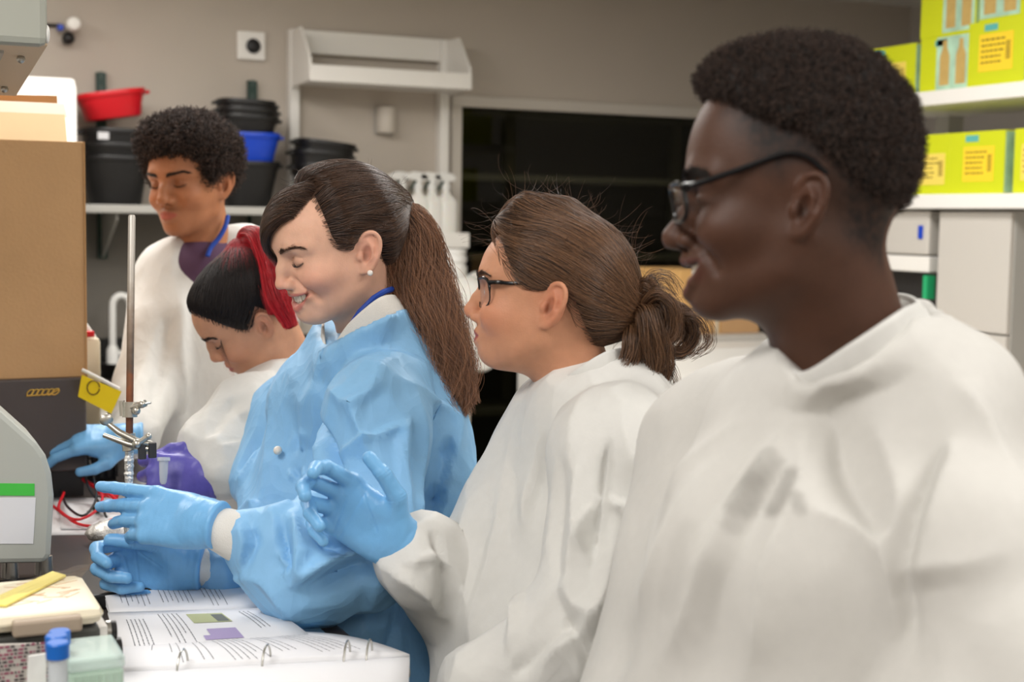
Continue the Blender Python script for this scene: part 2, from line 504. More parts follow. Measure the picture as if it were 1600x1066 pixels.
def head_local(h):
    """h: head parameters -> sdf in head-local metres"""
    g = lambda k, d: h.get(k, d)
    jw = g('jaw_w', 1.0); nl = g('nose_l', 1.0); nw = g('nose_w', 1.0); smile = g('smile', 0.0); lip = g('lip', 1.0)
    ear = g('ear', 1.0); cb = g('chin', 0.0); eo = g('eye_open', 0.5); jl = g('jaw_l', 0.0) - .009; mz = g('mz', -.041); br = g('brow', 1.0)
    def f(p):
        q = p.copy(); q[:, 1] = np.abs(q[:, 1])
        d = ell(q, (-.006, 0, .045), (.098, .0735*g('skull_w', 1), .084))
        d = smin(d, ell(q, (.034, 0, .052), (.060, .060, .052)), .02)
        d = smin(d, ell(q, (.036, 0, -.012), (.054, .058*g('face_w', 1), .07)), .025)
        if g('fore', 0): d = smin(d, ell(q, (.033, 0, .084), (.053, .058, .050)), .02)
        # jaw
        d = smin(d, chain(q, [(.000, .050*jw, -.020), (.008, .046*jw, -.056-jl), (.066+cb, .014, -.082-jl)], [.014, .013, .012], .006), .03)
        d = smin(d, ell(q, (.042+cb*.5, 0, -.060-jl), (.044, .038*jw, .028)), .02)
        d = smin(d, ell(q, (.076+cb, 0, -.079-jl), (.017, .021, .015)), .016)
        # cheek and muzzle
        d = smin(d, ell(q, (.057, .040, -.010 + .003*smile), (.030, .021 + .003*smile, .021)), .02)
        d = smin(d, ell(q, (.066 + g('muz', 0), 0, mz + .003), (.030, .030, .024)), .018)
        # brow, eye sockets
        d = smin(d, chain(q, [(.085, .004, .042), (.083, .026, .046), (.068, .048, .042)], [.009*br, .0095*br, .007], .004), .014)
        d = smax(d, -ell(q, (.094, .030, .023), (.013, .015, .010)), .012)
        d = smin(d, sph(q, (.0735, .0305, .0215), .0142), .005)
        # lid crease and slit
        d = smax(d, -chain(q, [(.0835, .020, .0275), (.0875, .0305, .0305), (.080, .043, .027)], [.001, .0011, .001]), .003)
        lz = .0215 - .0045 * (1 - eo)
        if eo > .05:
            d = smax(d, -ell(q, (.0885, .0305, lz), (.006, .0125, .0045*eo)), .0015)
        else:
            d = smax(d, -chain(q, [(.084, .019, .018), (.0882, .0305, .0150), (.080, .044, .0185)], [.0006, .0009, .0006]), .0015)
        # nose
        tip = np.array((.098 + .0165*nl, 0, -.008 + g('nose_up', 0)))
        d = smin(d, chain(q, [(.084, 0, .030), (.095 + .004*g('bridge', 1), 0, .013), tip - np.array((.0085, 0, -.001))], [.0075, .0085*g('bridge_w', 1), .0095*nw], .006), .012)
        d = smin(d, sph(q, tip - np.array((.009, 0, .001)), .0098*nw), .006)
        d = smin(d, ell(q, (.092 + .004*nl, .0125*nw, -.0125), (.0105, .0065*nw, .0075)), .006)
        d = smin(d, cone(q, tip - np.array((.010, 0, .006)), (.094, 0, -.020), .0045, .0045), .006)
        d = smax(d, -ell(q, (.097 + .004*nl, .0075*nw, -.0185), (.0055, .0036, .003)), .003)
        # mouth
        mo = g('muz', 0); cw = .0240 + .0095*smile; cz = mz + .0075*smile; cxx = .0850 - .0105*smile + mo
        gap = .0050*smile*g('open', 1.0)
        up = [(cxx, cw, cz), (.0925 - .001*smile + mo, .014 + .002*smile, mz + .0042 + .0025*smile), (.0968 + mo, .005, mz + .0058 + .0016*smile), (.0964 + mo, 0, mz + .0050 + .0014*smile)]
        lo = [(cxx, cw, cz), (.0910 + mo, .015 + .001*smile, mz - .0040 - gap*1.25), (.0948 + mo, .006, mz - .0066 - gap*2), (.0951 + mo, 0, mz - .0068 - gap*2.1)]
        if smile > .2:
            d = smax(d, -chain(q, [(cxx + .003, cw*.94, cz - .0010), (.091 + mo, .017, mz + .0012 - gap*.45), (.096 + mo, 0, mz - gap*.85)], [.0018, .0022 + gap*.8, .0024 + gap*1.1], .002), .0025)
        d = smin(d, chain(q, up, [.0013, .0040*lip, .0046*lip, .0044*lip], .003), .005)
        d = smin(d, chain(q, lo, [.0013, .0044*lip, .0056*lip, .0056*lip], .003), .005)
        if smile <= .2:
            d = smax(d, -chain(q, [(cxx + .003, cw, cz), (.0985 + mo, .013, mz - .0004), (.1035 + mo, 0, mz - .0008)], [.0006, .001, .001]), .003)
        else:
            d = smax(d, -chain(q, [(.088, .020, mz + .027), (.081, .035, mz + .012), (.072, .0405, mz - .006)], [.0006, .0016, .0006]), .012)
        d = smax(d, -sph(q, (.108 + mo, 0, mz + .0165), .0040), .006)     # philtrum
        # ear
        e0 = np.array((-.002, .071*g('skull_w', 1), .006)) + np.array(g('ear_off', (0, 0, 0)))
        yaw, tilt = math.radians(24), math.radians(14)
        ex = np.array((-math.cos(yaw), math.sin(yaw), 0)); ez = np.array((-math.sin(tilt)*.9, .12, math.cos(tilt)))
        ey = np.cross(ez, ex); ey /= np.linalg.norm(ey); ex = np.cross(ey, ez); ex /= np.linalg.norm(ex); ez = np.cross(ex, ey)
        if ey[1] < 0: ey = -ey
        w = (q - e0) @ np.stack((ex, ey, ez), 1) / ear
        outl = [(-.002, 0, .020), (.006, .003, .031), (.018, .004, .0335), (.027, .004, .024), (.0275, .004, .008), (.020, .003, -.010), (.010, .001, -.024), (.001, 0, -.027)]
        de = ell(w, (.012, -.001, .004), (.0165, .0055, .029))
        de = smin(de, ell(w, (.007, 0, -.021), (.0085, .0045, .0085)), .006)
        de = smin(de, chain(w, catmull(outl, 20), np.full(20, .0034), .001), .003)
        de = smax(de, -ell(w, (.008, .006, .000), (.0088, .0090, .0140)), .003)
        de = smax(de, -chain(w, [(.008, .0065, .024), (.018, .007, .026), (.0225, .007, .014), (.021, .007, .002)], [.002, .0026, .0026, .002]), .003)
        de = smin(de, chain(w, [(.010, .0035, .021), (.0165, .0045, .012), (.0165, .0045, -.002), (.009, .004, -.013)], [.0018, .0026, .0026, .0022], .002), .003)
        de = smin(de, ell(w, (-.002, .002, -.003), (.005, .0038, .0065)), .004)
        d = smin(d, de * ear, .004)
        return d
    return f

def skull(p, sw=1.0):
    d = ell(p, (-.006, 0, .045), (.098, .0735*sw, .084))
    d = smin(d, ell(p, (.034, 0, .052), (.060, .060, .052)), .02)
    return smin(d, ell(p, (.036, 0, -.012), (.054, .058, .07)), .025)
def combed_cap(p, outline, t0, t1, extra=None, ramp=.035, inset=0.0):
    """hair mass over the skull: thin at the hairline, fuller behind it"""
    e = sd_poly(p[:, [0, 2]], outline)
    d = skull(p) - (t0 + (t1 - t0) * sstep(0, ramp, -e))
    if extra is not None: d = smin(d, extra(p), .04)
    return smax(d, e + inset, .006)
def head_paint(h, q):
    """skin colour per vertex in head-local coordinates (lips, cheeks, lids, scalp, beard shadow)"""
    g = lambda k, d: h.get(k, d)
    skin = np.array(lin(h['skin'])); lipc = np.array(lin(h['lipc'])); dark = np.array(lin(h['dark'])); blush = np.array(lin(h['blush']))
    s = g('smile', 0.0)
    c = np.repeat(skin[None], len(q), 0)
    w = q.copy(); w[:, 1] = np.abs(w[:, 1])
    def mix(c, t, m): return c + (t - c) * m[:, None]
    n = fbm(w * 60 + 3, 3)
    c = c * (1 + .10 * n)[:, None]
    bl = np.exp(-(((w - (.066, .043, -.012)) / (.03, .022, .022)) ** 2).sum(1)) + np.exp(-(((w - (.112, 0, -.008)) / (.014, .014, .012)) ** 2).sum(1)) * .7
    e = np.exp(-(((w - (-.014, .078, .008)) / (.022, .014, .034)) ** 2).sum(1)) * (w[:, 1] > .066)
    c = mix(c, blush, np.clip(bl * g('blush_a', .45) + e * g('ear_a', .5), 0, 1))
    mz = g('mz', -.041); cw = .0240 + .0095*s; gap = .0050*s*g('open', 1.0)
    x = np.clip(w[:, 1] / cw, 0, 1)
    up = mz + .0092 + .0012*s - .0085*x**2 + .0062*s*x**2; lo = mz - .0110 - gap*2.2 + .010*x**2 + (.0065*s + gap*2.2)*x**2
    lipm = sstep(0, .0022, up - w[:, 2]) * sstep(0, .0025, w[:, 2] - lo) * sstep(.0, .004, cw + .001 - w[:, 1]) * sstep(.076, .084, w[:, 0])
    c = mix(c, lipc, lipm * g('lip_a', .85))
    if s > .2:
        ins = np.exp(-(((w - (.082 + g('muz', 0), 0, mz - gap*.7)) / (.013, cw*.9, .003 + gap*1.1)) ** 2).sum(1) ** 2)
        c = mix(c, np.array(lin((80, 30, 26))), ins * sstep(.0930, .0900, w[:, 0] - g('muz', 0) + .10*w[:, 1]))
    lid = np.exp(-(((w - (.086, .031, .022)) / (.012, .017, .011)) ** 2).sum(1))
    c = mix(c, dark, lid * g('lid_a', .25))
    slit = np.exp(-((w[:, 2] - (.0150 + .0035*((w[:, 1]-.0305)/.0125)**2 if g('eye_open', .5) <= .05 else w[:, 2]*0 - 9)) / .0014) ** 2) * (np.abs(w[:, 1] - .0310) < .0135) * (w[:, 0] > .074)
    c = mix(c, np.array(lin(h['hair'])), np.clip(slit * .9, 0, 1))
    nos = np.exp(-(((w - (.100, .0075, -.0180)) / (.006, .0045, .003)) ** 2).sum(1))
    c = mix(c, dark * .35, nos * .8)
    con = np.exp(-(((w - (-.007, .074, .002)) / (.006, .010, .008)) ** 2).sum(1))
    c = mix(c, dark * .4, con * .55)
    bd = g('beard', 0.0)
    if bd:
        m = np.exp(-(((w - (.092, .012, -.030)) / (.02, .022, .007)) ** 2).sum(1)) + .5*np.exp(-(((w - (.07, .0, -.085)) / (.03, .03, .018)) ** 2).sum(1))
        c = mix(c, np.array(lin(h['hair'])), np.clip(m * bd * (.75 + .5*n), 0, .8))
    if 'paint' in h: c = h['paint'](w, c, mix)
    return np.clip(c, 0.001, 1)
# ------------------------------------------------------------------ the room
YB, XL, XR, YR = 5.2, -1.75, 4.4, -3.2
M_wall = mat('taupe_wall_paint', (190, 180, 168), rough=.75, noise=.015, nscale=6, bump=.05, bscale=300)
M_wallp = mat('pale_wall_paint', (196, 190, 182), rough=.75, noise=.015, nscale=6)
M_ceil = mat('ceiling_tile', (236, 234, 228), rough=.9, noise=.02, nscale=80)
M_floor = mat('vinyl_floor', (150, 146, 140), rough=.35, noise=.05, nscale=25)
M_enam = mat('white_enamel', (240, 237, 231), rough=.35)
M_enamg = mat('grey_enamel', (178, 176, 170), rough=.4)
M_blackp = mat('black_polypropylene', (26, 25, 25), rough=.42, noise=.05)
M_redp = mat('red_polypropylene', (206, 22, 34), rough=.35)
M_bluep = mat('blue_polypropylene', (24, 68, 190), rough=.35)
M_greenst = mat('dark_green_steel', (20, 52, 42), rough=.45)
M_epoxy = mat('black_epoxy', (70, 62, 60), rough=.32, noise=.06, nscale=20)
M_card = mat('corrugated_card', (206, 164, 118), rough=.85, noise=.035, nscale=14, bump=.12, bscale=160)
M_cardin = mat('card_edge', (196, 152, 104), rough=.9, noise=.05, nscale=60)
M_paper = mat('white_paper', (224, 224, 227), rough=.7, spec=.2)
M_ink = mat('grey_ink', (120, 120, 126), rough=.8)
M_dark = mat('charcoal_plastic', (52, 50, 50), rough=.45)
M_taupe = mat('taupe_plastic', (166, 150, 132), rough=.5)
M_cream = mat('cream_plastic', (232, 222, 198), rough=.4, noise=.02, nscale=10)
M_pe = mat('translucent_polyethylene', (236, 234, 228), rough=.4, sss=.2)
M_steel = mat('polished_steel', (196, 192, 182), rough=.34, metal=1.0)
M_steel0 = mat('brushed_steel', (190, 188, 182), rough=.3, metal=1.0)
M_enamg2 = mat('pale_grey_enamel', (200, 195, 187), rough=.45)
M_label0 = mat('packing_tape', (214, 200, 176), rough=.4)
M_poster = mat('white_plastic', (235, 234, 230), rough=.35)

def plane_box(name, lo, hi, m, kind='structure'):
    return tag(MB().box(lo, hi).build(name, m), kind=kind)
plane_box('floor', (XL-.1, YR-.1, -.08), (XR+.1, YB+1.7, 0), M_floor)
plane_box('ceiling', (XL-.1, YR-.1, CEIL), (XR+.1, YB+.1, CEIL+.08), M_ceil)
plane_box('wall_left', (XL-.1, YR, 0), (XL, YB, CEIL), M_wallp)
plane_box('wall_right', (XR, YR, 0), (XR+.1, YB, CEIL), M_wallp)
plane_box('wall_rear', (XL-.1, YR-.1, 0), (XR+.1, YR, CEIL), M_wallp)
# back wall with the big dark window
wx0 = on_y(719, 300, YB)[0]; wx1 = on_y(1330, 300, YB)[0]; wz1 = on_y(719, 167, YB)[2]; wz0 = .42
b = MB()
b.box((XL-.1, YB, 0), (wx0, YB+.1, CEIL)); b.box((wx1, YB, 0), (XR+.1, YB+.1, CEIL))
b.box((wx0, YB, wz1), (wx1, YB+.1, CEIL)); b.box((wx0, YB, 0), (wx1, YB+.1, wz0))
tag(b.build('wall_back', M_wall), kind='structure')
win = empty('window_1', (wx0, YB, wz0), None, None); win['kind'] = 'structure'
b = MB(); fw = .045
for lo, hi in (((wx0-fw, YB-.015, wz0), (wx0, YB+.06, wz1)), ((wx1, YB-.015, wz0), (wx1+fw, YB+.06, wz1)), ((wx0-fw, YB-.015, wz1), (wx1+fw, YB+.06, wz1+fw)), ((wx0-fw, YB-.015, wz0-fw), (wx1+fw, YB+.06, wz0))):
    b.box(lo, hi)
b.build('window_frame', mat('window_frame_paint', (204, 197, 187), rough=.5), win, bevel=.004)
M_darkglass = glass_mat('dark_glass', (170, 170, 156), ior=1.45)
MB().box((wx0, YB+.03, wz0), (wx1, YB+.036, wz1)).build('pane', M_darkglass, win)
# store room behind the glass; its shelves stand in for reflections in the pane
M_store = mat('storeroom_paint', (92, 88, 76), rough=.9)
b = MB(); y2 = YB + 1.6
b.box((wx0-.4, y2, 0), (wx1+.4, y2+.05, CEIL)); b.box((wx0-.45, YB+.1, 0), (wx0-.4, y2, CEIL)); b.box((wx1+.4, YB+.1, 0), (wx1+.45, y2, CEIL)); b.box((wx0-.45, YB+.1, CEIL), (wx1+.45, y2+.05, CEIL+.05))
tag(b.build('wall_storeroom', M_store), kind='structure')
M_reflsh = mat('reflection_shelf_paint', (170, 164, 146), rough=.7)
ss = empty('reflection_shelf', (wx0+.1, y2-.4, 0), 'shelf boards set behind the big dark window, standing in for its reflections', 'shelf')
ld = bpy.data.lights.new('shelf_fill_light', 'AREA'); ld.size = 1.2; ld.energy = 9.0; lo = bpy.data.objects.new('shelf_fill_light', ld); lo.location = ((wx0+wx1)/2, YB+.9, CEIL-.02); COL.objects.link(lo)  # added light without a fixture, lifts the shelf boards behind the pane
for z in (.5, .9, 1.27, 1.66, 2.0): MB().box((wx0-.3, y2-.42, z), (wx1+.3, y2-.03, z+.03)).build('shelf_board', M_reflsh, ss)
for x in (wx0+.12, (wx0+wx1)/2-.05, wx1): MB().box((x, y2-.06, 0), (x+.05, y2-.01, 2.3)).build('upright', M_reflsh, ss)

# trim along the window head line, baseboard
tag(MB().box((XL, YB-.012, 0), (wx0-fw, YB, .1)).build('baseboard_back', M_dark), kind='structure')
# ceiling lamps
M_diff = mat('lamp_diffuser', (255, 246, 232), rough=.6, emit=1.5)
for i, (lx, ly) in enumerate(LAMPS):
    t = empty('ceiling_lamp', (lx, ly, CEIL), 'flat ceiling lamp panel over ' + ('the black bench' if lx < 0 else 'the gangway') + ', ' + ['second from', 'next to', 'third from', 'nearest', 'farthest from', 'farthest from', 'added to brighten'][i] + ' the back wall', 'lamp', 'ceiling lamps')
    b = MB()
    for lo, hi in (((-.33, -.63), (.33, -.6)), ((-.33, .6), (.33, .63)), ((-.33, -.6), (-.3, .6)), ((.3, -.6), (.33, .6))):
        b.box((lx+lo[0], ly+lo[1], CEIL-.03), (lx+hi[0], ly+hi[1], CEIL))
    b.build('frame', M_enam, t)
    MB().box((lx-.3, ly-.6, CEIL-.02), (lx+.3, ly+.6, CEIL-.01)).build('diffuser', M_diff, t)

# ------------------------------------------------------------------ back wall fittings
def wallpt(px, py, off=0.0): return on_y(px, py, YB - off)
# thermostat plate
c = wallpt(391, 72)
t = empty('wall_sensor', (c[0], YB, c[2]), 'square white wall plate with round black sensor beside rack', 'wall plate')
MB().box((c[0]-.052, YB-.02, c[2]-.052), (c[0]+.052, YB, c[2]+.052), bev=.006).build('plate', M_enam, t)
MB().lathe([(.024, 0), (.027, .008), (.020, .014), (.004, .016)], (c[0]+.005, YB-.02, c[2]-.002), 24, M=Matrix.Rotation(math.pi/2, 4, 'X')).build('dial', M_blackp, t, smooth=True)
# sprinkler-like gauge high on the wall
c = wallpt(109, 42)
t = empty('wall_gauge', (c[0], YB, c[2]), 'small round white gauge over black valve high on wall', 'gauge')
MB().lathe([(.020, 0), (.024, .008), (.024, .05), (.019, .058), (.003, .06)], (c[0], YB-.05, c[2]), 24, M=Matrix.Rotation(math.pi/2, 4, 'X')).build('dial', M_enam, t, smooth=True)
b = MB(); b.ball((c[0]-.012, YB-.05, c[2]-.045), .022, 14); b.tube([(c[0]-.012, YB-.05, c[2]-.05), (c[0]-.012, YB-.004, c[2]-.05)], .014, 12); b.build('valve', M_blackp, t, smooth=True)
b = MB(); b.tube([(c[0]-.12, YB-.006, c[2]), (c[0]-.03, YB-.02, c[2])], .006, 8); b.tube([(c[0], YB-.05, c[2]), (c[0], YB, c[2])], .012, 8); b.build('pipe', M_dark, t, smooth=True)
MB().box((c[0]-.046, YB-.06, c[2]-.02), (c[0]-.028, YB-.02, c[2]), bev=.003).build('blue_tag', M_bluep, t)
# beige box
c = wallpt(598, 188)
t = empty('wall_dispenser', (c[0], YB, c[2]), 'small beige wall box with curved front inside the rack', 'wall box')
MB().box((c[0]-.035, YB-.015, c[2]-.055), (c[0]+.04, YB, c[2]+.05), bev=.004).build('back_plate', M_enamg, t)
MB().lathe([(.034, -.05), (.037, -.046), (.037, .044), (.034, .048)], (c[0]+.002, YB-.03, c[2]), 24).build('cover', mat('beige_plastic', (205, 196, 184), rough=.5), t, smooth=True)
# wall rack (white frame with one shelf)
x0, x1 = wallpt(455, 150)[0], wallpt(688, 150)[0]; zt = wallpt(452, 47)[2]
t = empty('wall_rack', ((x0+x1)/2, YB, 1.0), 'tall white metal wall rack with one lipped shelf near its top', 'rack')
for x in (x0, x1): MB().box((x-.018, YB-.05, 1.035), (x+.018, YB, zt), bev=.003).build('post', M_enam, t)
MB().box((x0+.018, YB-.045, zt-.085), (x1-.018, YB-.01, zt)).build('top_rail', M_enam, t, bevel=.003)
zs_ = on_y(480, 113, YB-.24)[2]
MB().box((x0-.01, YB-.27, zs_-.03), (x1+.01, YB-.05, zs_-.005)).build('shelf', M_enam, t, bevel=.003)
MB().box((x0-.012, YB-.285, zs_-.034), (x1+.012, YB-.268, zs_+.026)).build('shelf_lip', M_enam, t, bevel=.004)
for x in (x0-.014, x1+.004):
    MB().prism([(x, YB-.02, zs_-.04), (x, YB-.28, zs_-.03), (x, YB-.27, zs_+.05), (x, YB-.16, zs_+.17), (x, YB-.02, zs_+.17)], 0, (.010, 0, 0)).build('bracket', M_enam, t)
# wall standards + shelf with tubs
shz = on_y(250, 321, YB-.36)[2]
fx1 = on_y(125, 300, YB-.72)[0]
sx0, sx1 = fx1 + .02, on_y(560, 322, YB-.36)[0]
t = empty('wall_shelf', ((sx0+sx1)/2, YB, shz), 'long grey wall shelf on green slotted standards, holding stacked tubs', 'shelf')
MB().box((sx0, YB-.37, shz-.028), (sx1, YB-.01, shz)).build('board', M_enamg, t, bevel=.004)
for px in (157, 392, 520):
    x = wallpt(px, 200)[0]; z0 = shz-.19; z1 = wallpt(157, 114)[2]
    if px == 520: z1 = shz + .02
    s = MB().box((x-.017, YB-.026, z0), (x+.017, YB-.0065, z1)).build('standard', M_greenst, t)
    b = MB()
    n = int((z1-z0)/.05)
    for k in range(n):
        b.box((x-.004, YB-.0275, z0+.03+k*.05), (x+.004, YB-.0255, z0+.055+k*.05))
    sl_ = b.build('slot', mat('slot_grey_green', (70, 84, 78), rough=.6), s); sl_['kind'] = 'stuff'  # slots drawn as thin grey-green bars, paler than the steel
    MB().prism([(x-.004, YB-.014, shz-.03), (x-.004, YB-.33, shz-.03), (x-.004, YB-.33, shz-.05), (x-.004, YB-.014, shz-.19)], 0, (.008, 0, 0)).build('bracket', M_enamg if px != 520 else M_greenst, t)

def tub(c, r, h, m, name, label, cat, tilt=None, group=None, taper=.72, rim=.012, power=3.2, sx=1.0, lab=None):
    """open flexible tub with a rolled rim; c = middle of its foot"""
    t = empty(name, c, label, cat, group)
    M_ = Matrix.Rotation(math.radians(tilt[0]), 4, tilt[1]) if tilt else None
    pr = [(r*taper*.6, 0), (r*taper*.96, 0), (r*taper, .006), (r*(taper+.93)/2, h*.5), (r*.95, h-rim*1.6)]
    inn = [(r*.92, h-rim), (r*(taper+.93)/2-.006, h*.5), (r*taper-.006, .010), (.01, .008)]
    MB().lathe(pr + [(r*.96, h-rim*.8)] + inn, c, 36, sx=sx, M=M_, power=power).build('body', m, t, smooth=True)
    MB().lathe([(r*.93, h-rim*1.5), (r, h-rim*1.5), (r*1.02, h-rim*.8), (r, h), (r*.95, h), (r*.92, h-rim*.5)], c, 36, sx=sx, M=M_, power=power).build('rim', m, t, smooth=True)
    for s in (-1, 1):
        b = MB(); b.box((-.03, -.012, -.006), (.03, .012, .006), bev=.003)
        o = b.build('grip', m, t); MM = (M_ or Matrix()) @ Matrix.Translation((s*(r*sx+.003), 0, h-rim*1.2)) @ Matrix.Rotation(math.pi/2, 4, 'Z')
        o.data.transform(Matrix.Translation(tuple(map(float, c))) @ MM)
    if lab:
        o = MB().box((-.018, -.003, -.012), (.018, .003, .012)).build('sticker', M_paper, t)
        o.data.transform(Matrix.Translation(tuple(map(float, c))) @ Matrix.Translation((-.055, -r*1.0, h-.028)))
    return t
def shelf_at(px, y=YB-.19): return on_y(px, 322, y)[0]
x = shelf_at(180)
tub((x, YB-.19, shz), .118, .165, M_blackp, 'plant_tub', 'black tapered tub at the bottom of the left stack on the wall shelf', 'tub', power=3)
tub((x, YB-.19, shz+.108), .112, .100, M_blackp, 'plant_tub', 'black tub in the middle of the left stack, its body nested in the lowest', 'tub', power=3, taper=.82)
tub((x, YB-.19, shz+.156), .111, .100, M_blackp, 'plant_tub', 'black tub with white sticker just under the tilted red bowl', 'tub', power=3, taper=.86, lab=True)
tub((x-.003, YB-.19, shz+.292), .116, .090, M_redp, 'wash_bowl', 'bright red bowl tilted on top of the left tub stack', 'tub', tilt=(-9, 'Y'), power=2.8, taper=.80)
x = shelf_at(385)
tub((x, YB-.19, shz), .112, .160, M_blackp, 'plant_tub', 'black tub under the blue one, right stack on the wall shelf', 'tub', power=3)
tub((x+.01, YB-.19, shz+.120), .104, .140, M_bluep, 'plant_tub', 'blue tub between black ones behind the curly-haired person', 'tub', power=3)
tub((x, YB-.19, shz+.232), .106, .090, M_blackp, 'plant_tub', 'black tub resting in the blue tub', 'tub', power=3, taper=.82, tilt=(2, 'Y'))
tub((x, YB-.19, shz+.268), .103, .080, M_blackp, 'plant_tub', 'flat black tub second from the top of the right stack', 'tub', power=3, taper=.9, tilt=(1, 'Y'))
tub((x-.005, YB-.19, shz+.302), .100, .072, M_blackp, 'plant_tub', 'uppermost black tub of the right stack, below the green standard', 'tub', power=3, taper=.9, tilt=(2, 'Y'))
x = shelf_at(505)
tub((x, YB-.18, shz), .112, .16, M_blackp, 'plant_tub', 'black tub standing in the white rack behind the blue-gowned person, lowest of its stack', 'tub', power=3)
tub((x-.01, YB-.18, shz+.115), .110, .09, M_blackp, 'plant_tub', 'black tub in the white rack, middle of its stack', 'tub', power=3, taper=.9, tilt=(3, 'Y'))
tub((x, YB-.18, shz+.165), .108, .075, M_blackp, 'plant_tub', 'tilted black tub topmost of the stack in the white rack', 'tub', power=3, taper=.9, tilt=(6, 'Y'))

# back counter with sink
cx1 = on_z(742, 590, .92)[0]
t = empty('back_counter', (0, YB-.3, 0), 'long black-topped counter with pale cupboards along the back wall', 'counter')
CL = fx1 + .02
MB().box((CL, YB-.64, .885), (cx1, YB-.002, .92)).build('worktop', M_epoxy, t, bevel=.004)
MB().box((CL, YB-.02, .92), (cx1, YB-.002, 1.03)).build('splashback', M_blackp, t)
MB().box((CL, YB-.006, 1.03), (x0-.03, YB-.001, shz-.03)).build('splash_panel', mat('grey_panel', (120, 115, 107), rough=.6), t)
MB().box((CL, YB-.58, .0), (cx1-.03, YB-.02, .885)).build('carcass', M_enamg, t)
for k in range(7):
    xa = CL + .02 + k*.49
    if xa + .47 > cx1 - .03: break
    d_ = MB().box((xa, YB-.6, .12), (xa+.47, YB-.58, .87)).build('door', M_enam, t, bevel=.003)
    MB().tube([(xa+.43, YB-.625, .62), (xa+.43, YB-.625, .76)], .006, 8).build('handle', M_steel0, d_, smooth=True)
MB().box((cx1-.035, YB-.62, 0), (cx1, YB-.56, .885)).build('leg', mat('beige_leg', (196, 186, 172), rough=.5), t)
# faucet
c = on_y(176, 520, YB-.2); c[2] = .92
t = empty('faucet', c, 'white gooseneck faucet at the back counter left of the metal rod', 'faucet')
hgt = on_y(176, 462, c[1])[2] - .92
pts = [(0, 0, 0), (0, 0, hgt*.7), (.004, 0, hgt*.93), (.03, 0, hgt), (.058, 0, hgt*.93), (.064, 0, hgt*.74)]
MB().tube([c + np.array(p) for p in catmull(pts, 26)], [.012]*20 + [.0135]*6, 14).build('spout', M_poster, t, smooth=True)
MB().lathe([(.026, 0), (.026, .02), (.022, .03), (.021, .085), (.014, .10)], c, 20).build('base', M_poster, t, smooth=True)
MB().lathe([(.011, hgt*.62), (.014, hgt*.66), (.014, hgt*.78), (.010, hgt*.8)], c + np.array((.064, 0, 0)), 16).build('nozzle', M_poster, t, smooth=True)
MB().tube([c + np.array((.015, 0, .07)), c + np.array((.06, -.02, .085))], [.009, .006], 10).build('handle', M_poster, t, smooth=True)
# dark tray behind the faucet
c = on_y(232, 560, YB-.27); c[2] = .92
t = empty('drying_tray', c, 'low black tray on the back counter right of the faucet', 'tray')
MB().lathe([(.12, 0), (.14, .05), (.145, .055), (.135, .055), (.115, .01), (.01, .01)], c, 28, power=4, sx=1.2).build('bowl', M_blackp, t, smooth=True)

# spray bottles in a white caddy on a bracket shelf
z0 = on_y(660, 372, YB-.16)[2]
xa, xb = on_y(612, 372, YB-.16)[0], on_y(716, 372, YB-.16)[0]
t = empty('bottle_shelf', ((xa+xb)/2, YB, z0), 'small white bracket shelf on the wall holding spray bottles', 'shelf')
MB().box((xa, YB-.26, z0-.035), (xb, YB-.001, z0)).build('board', M_enam, t, bevel=.004)
MB().box((xa, YB-.27, z0-.035), (xb, YB-.26, z0+.022)).build('lip', M_enam, t, bevel=.003)
for x in (xa+.04, xb-.05): MB().prism([(x, YB-.001, z0-.035), (x, YB-.2, z0-.035), (x, YB-.001, z0-.16)], 0, (.01, 0, 0)).build('bracket', M_enam, t)
def spray(c, label):
    t = empty('spray_bottle', c, label, 'spray bottle', 'spray bottles on the small shelf')
    MB().lathe([(.036, 0), (.042, .006), (.042, .13), (.038, .145), (.018, .165), (.014, .175), (.014, .19)], c, 28, power=3.5).build('bottle', M_pe, t, smooth=True)
    MB().lathe([(.017, .182), (.018, .186), (.018, .204), (.012, .208)], c, 18).build('collar', M_poster, t, smooth=True)
    o = np.asarray(c)
    q = lambda x, z: o + np.array((x, -.008, z))
    MB().prism([q(-.050, .222), q(-.050, .238), q(-.02, .250), (q(.022, .246)), q(.040, .232), q(.036, .218), q(.012, .215), q(.010, .205), q(-.010, .205), q(-.012, .216)], 0, (0, .018, 0)).build('spray_head', M_poster, t, bevel=.003)
    MB().prism([q(-.016, .218), q(-.030, .196), q(-.034, .180), q(-.029, .180), q(-.022, .196), q(-.008, .214)], 0, (0, .012, 0)).build('trigger', M_greenst, t)
    MB().tube([o + np.array((-.048, 0, .230)), o + np.array((-.060, 0, .230))], .007, 10).build('nozzle', M_poster, t, smooth=True)
lbs = ['leftmost white spray bottle on the small wall shelf', 'second white spray bottle from the left on the small wall shelf', 'third white spray bottle from the left on the small wall shelf', 'rightmost white spray bottle on the small wall shelf, next to the dark window']
for k, px in enumerate((632, 653, 674, 696)): spray((on_y(px, 365, YB-.15)[0], YB-.15 + (.03 if k == 0 else 0), z0), lbs[k])
